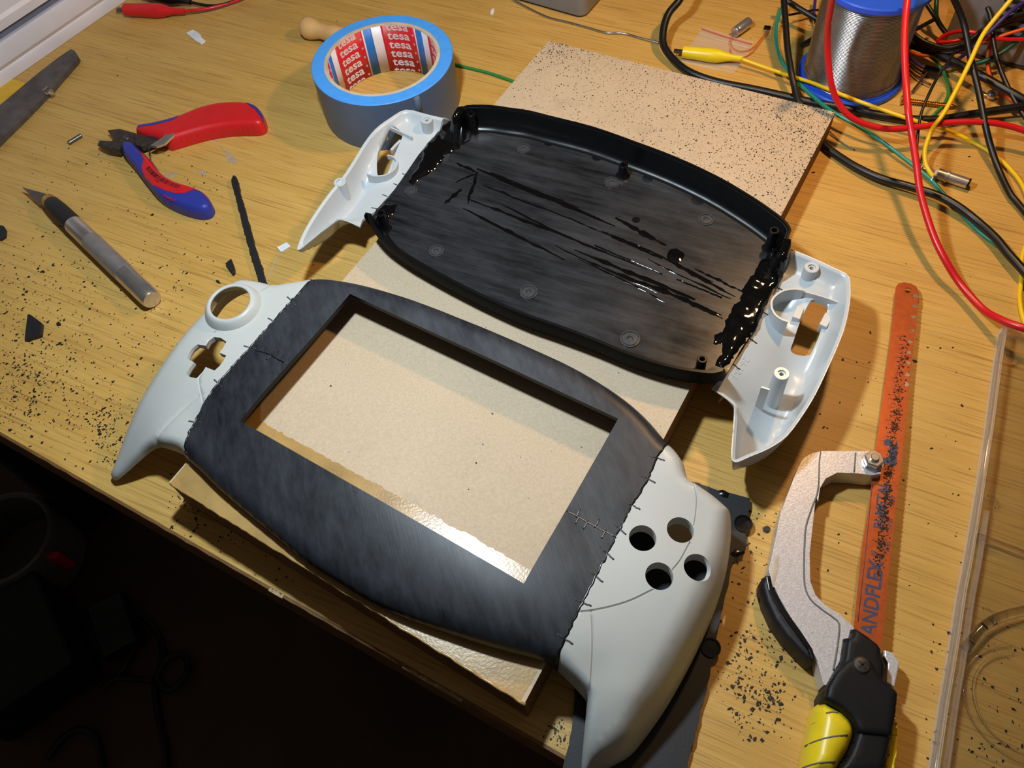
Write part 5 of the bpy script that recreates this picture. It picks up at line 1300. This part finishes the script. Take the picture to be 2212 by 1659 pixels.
tube('moulded_arc', pts([(2085, 1402, 4), (2105, 1375, 4), (2130, 1350, 4), (2165, 1332, 4), (2212, 1320, 4), (2260, 1318, 4)]), 2.4, 'clear', cs)
for u, v in ((2180, 780), (2140, 1085), (2130, 1330)):
    p = at(u, v, 1.6); P_ = [(p[0] + 3.5 * math.cos(a), p[1] + 3.5 * math.sin(a), 2.0) for a in np.linspace(-1.4, 1.6, 9)]
    tube('latch_arc', P_, .5, 'clear', cs)
for r_ in (22, 26):
    c = at(2215, 1520, 1.6); tube('ring_ridge', [(c[0] + r_ * math.cos(a), c[1] + r_ * math.sin(a), 1.8) for a in np.linspace(1.4, 4.4, 22)], .5, 'clear', cs)

# ------------------------------------------------------------------ black shavings
S_ = []
def scat(n, u0, u1, v0, v1, su=None, z=0.0, ok=None):
    for _ in range(n):
        if su: u, v = rng.gauss(u0, su), rng.gauss(v0, v1)
        else: u, v = rng.uniform(u0, u1), rng.uniform(v0, v1)
        p = at(u, v, z)
        if (p[:2] - EA) @ EN > 2 and (ok is None or ok(u, v)): S_.append((p[0], p[1], z + .02))
off_board = lambda u, v: not inside(at(u, v)[None, :2], BP[:, :2])[0]
scat(420, 0, 400, 560, 920, ok=off_board); scat(330, 70, 0, 700, 90, su=70); scat(260, 60, 0, 840, 40, su=60); scat(150, 230, 0, 930, 35, su=25); scat(120, 0, 300, 860, 1040)
scat(220, 60, 480, 300, 620); scat(40, 1640, 0, 1420, 45, su=38); scat(150, 1570, 1720, 1360, 1600); scat(70, 1580, 1690, 1090, 1330); scat(90, 1700, 2100, 700, 1500)
scat(55, 1600, 0, 1480, 22, su=26); scat(60, 1660, 0, 1510, 14, su=18); scat(90, 420, 0, 1090, 40, su=26); scat(60, 0, 2200, 20, 700, ok=off_board); scat(60, 1205, 0, 1585, 18, su=20); scat(80, 380, 700, 1110, 1330)
scat(90, 2000, 2212, 1330, 1659)
flakes('plastic_shavings', S_, 0.75, 'crumb', 'black plastic shavings and saw dust scattered over the desk', 'shavings')
S_ = []
def bscat(n, f):
    k = 0
    while k < n:
        a, b = rng.random(), rng.random()
        if rng.random() < f(a, b):
            p = BP[0] * (1 - a) * (1 - b) + BP[1] * a * (1 - b) + BP[2] * a * b + BP[3] * (1 - a) * b; S_.append((p[0], p[1], zT(p[0], p[1]) + .02)); k += 1
bscat(5600, lambda a, b: max(0, 1 - b / .42) ** 1.3 * (.12 + .95 * a ** 1.6 + .8 * math.exp(-(a / .16) ** 2 - (b / .08) ** 2)))
flakes('sawdust', S_, 0.42, 'crumb', 'fine black sawdust sprinkled over the far end of the board', 'sawdust')
S_ = []; bscat(70, lambda a, b: 1.0 if .3 < b < .95 else 0)
flakes('sawdust', S_, 0.5, 'crumb', 'sparse black crumbs on the board inside the screen opening', 'sawdust')

# ------------------------------------------------------------------ dim clutter on the floor
fz = -724.0
def fp(u, v): return at(u, v, fz)
tube('floor_cable', pts([(180, 1330, fz + 4), (230, 1325, fz + 4), (300, 1330, fz + 6), (340, 1370, fz + 4), (352, 1420, fz + 4), (340, 1470, fz + 4), (370, 1490, fz + 8), (405, 1450, fz + 10), (395, 1415, fz + 8), (360, 1425, fz + 6), (335, 1480, fz + 4), (345, 1560, fz + 4), (360, 1640, fz + 4), (350, 1720, fz + 4)]), 4.5, 'cable', label='black cable with a small loop on the dark floor', cat='cable')
tube('floor_cable', pts([(260, 1340, fz + 8), (290, 1380, fz + 8), (270, 1440, fz + 8), (220, 1490, fz + 8), (250, 1465, fz + 10), (330, 1470, fz + 12)]), 4.0, 'cable', label='black cable curving round the power adapter on the floor', cat='cable')
tube('floor_cable', pts([(100, 1640, fz + 4), (140, 1590, fz + 6), (180, 1575, fz + 6), (210, 1600, fz + 4), (225, 1680, fz + 4)]), 4.5, 'cable', label='black cable arching at the lower left of the dark floor', cat='cable')
ad = fp(262, 1360); box('power_adapter', ad + (0, 0, 16), (26, 42, 15), 'black', bev=3, ax=[(.9, .4, 0), (-.4, .9, 0), (0, 0, 1)], label='black power adapter block among the floor cables', cat='adapter')
cp = fp(85, 1215); cup = thing('floor_container', 'dim grey rounded container with a red patch on the dark floor', 'container', (*cp[:2], fz))
lathe('body', (cp[0], cp[1], fz), UP, [(60, 0), (72, 6), (76, 60), (70, 96), (66, 98), (62, 94), (66, 10), (.01, 8)], 'dim_grey', cup, n=36, cap=False)
box('red_patch', np.array([cp[0] + 70, cp[1] - 30, fz + 62]), (9, 5, 22), 'red_plastic', cup, bev=2)
bx_ = fp(80, 1420); box('floor_box', bx_ + (0, 0, 45), (70, 90, 44), 'black_matte', bev=4, ax=[(.85, .5, 0), (-.5, .85, 0), (0, 0, 1)], label='dark boxy appliance at the left on the floor', cat='appliance')
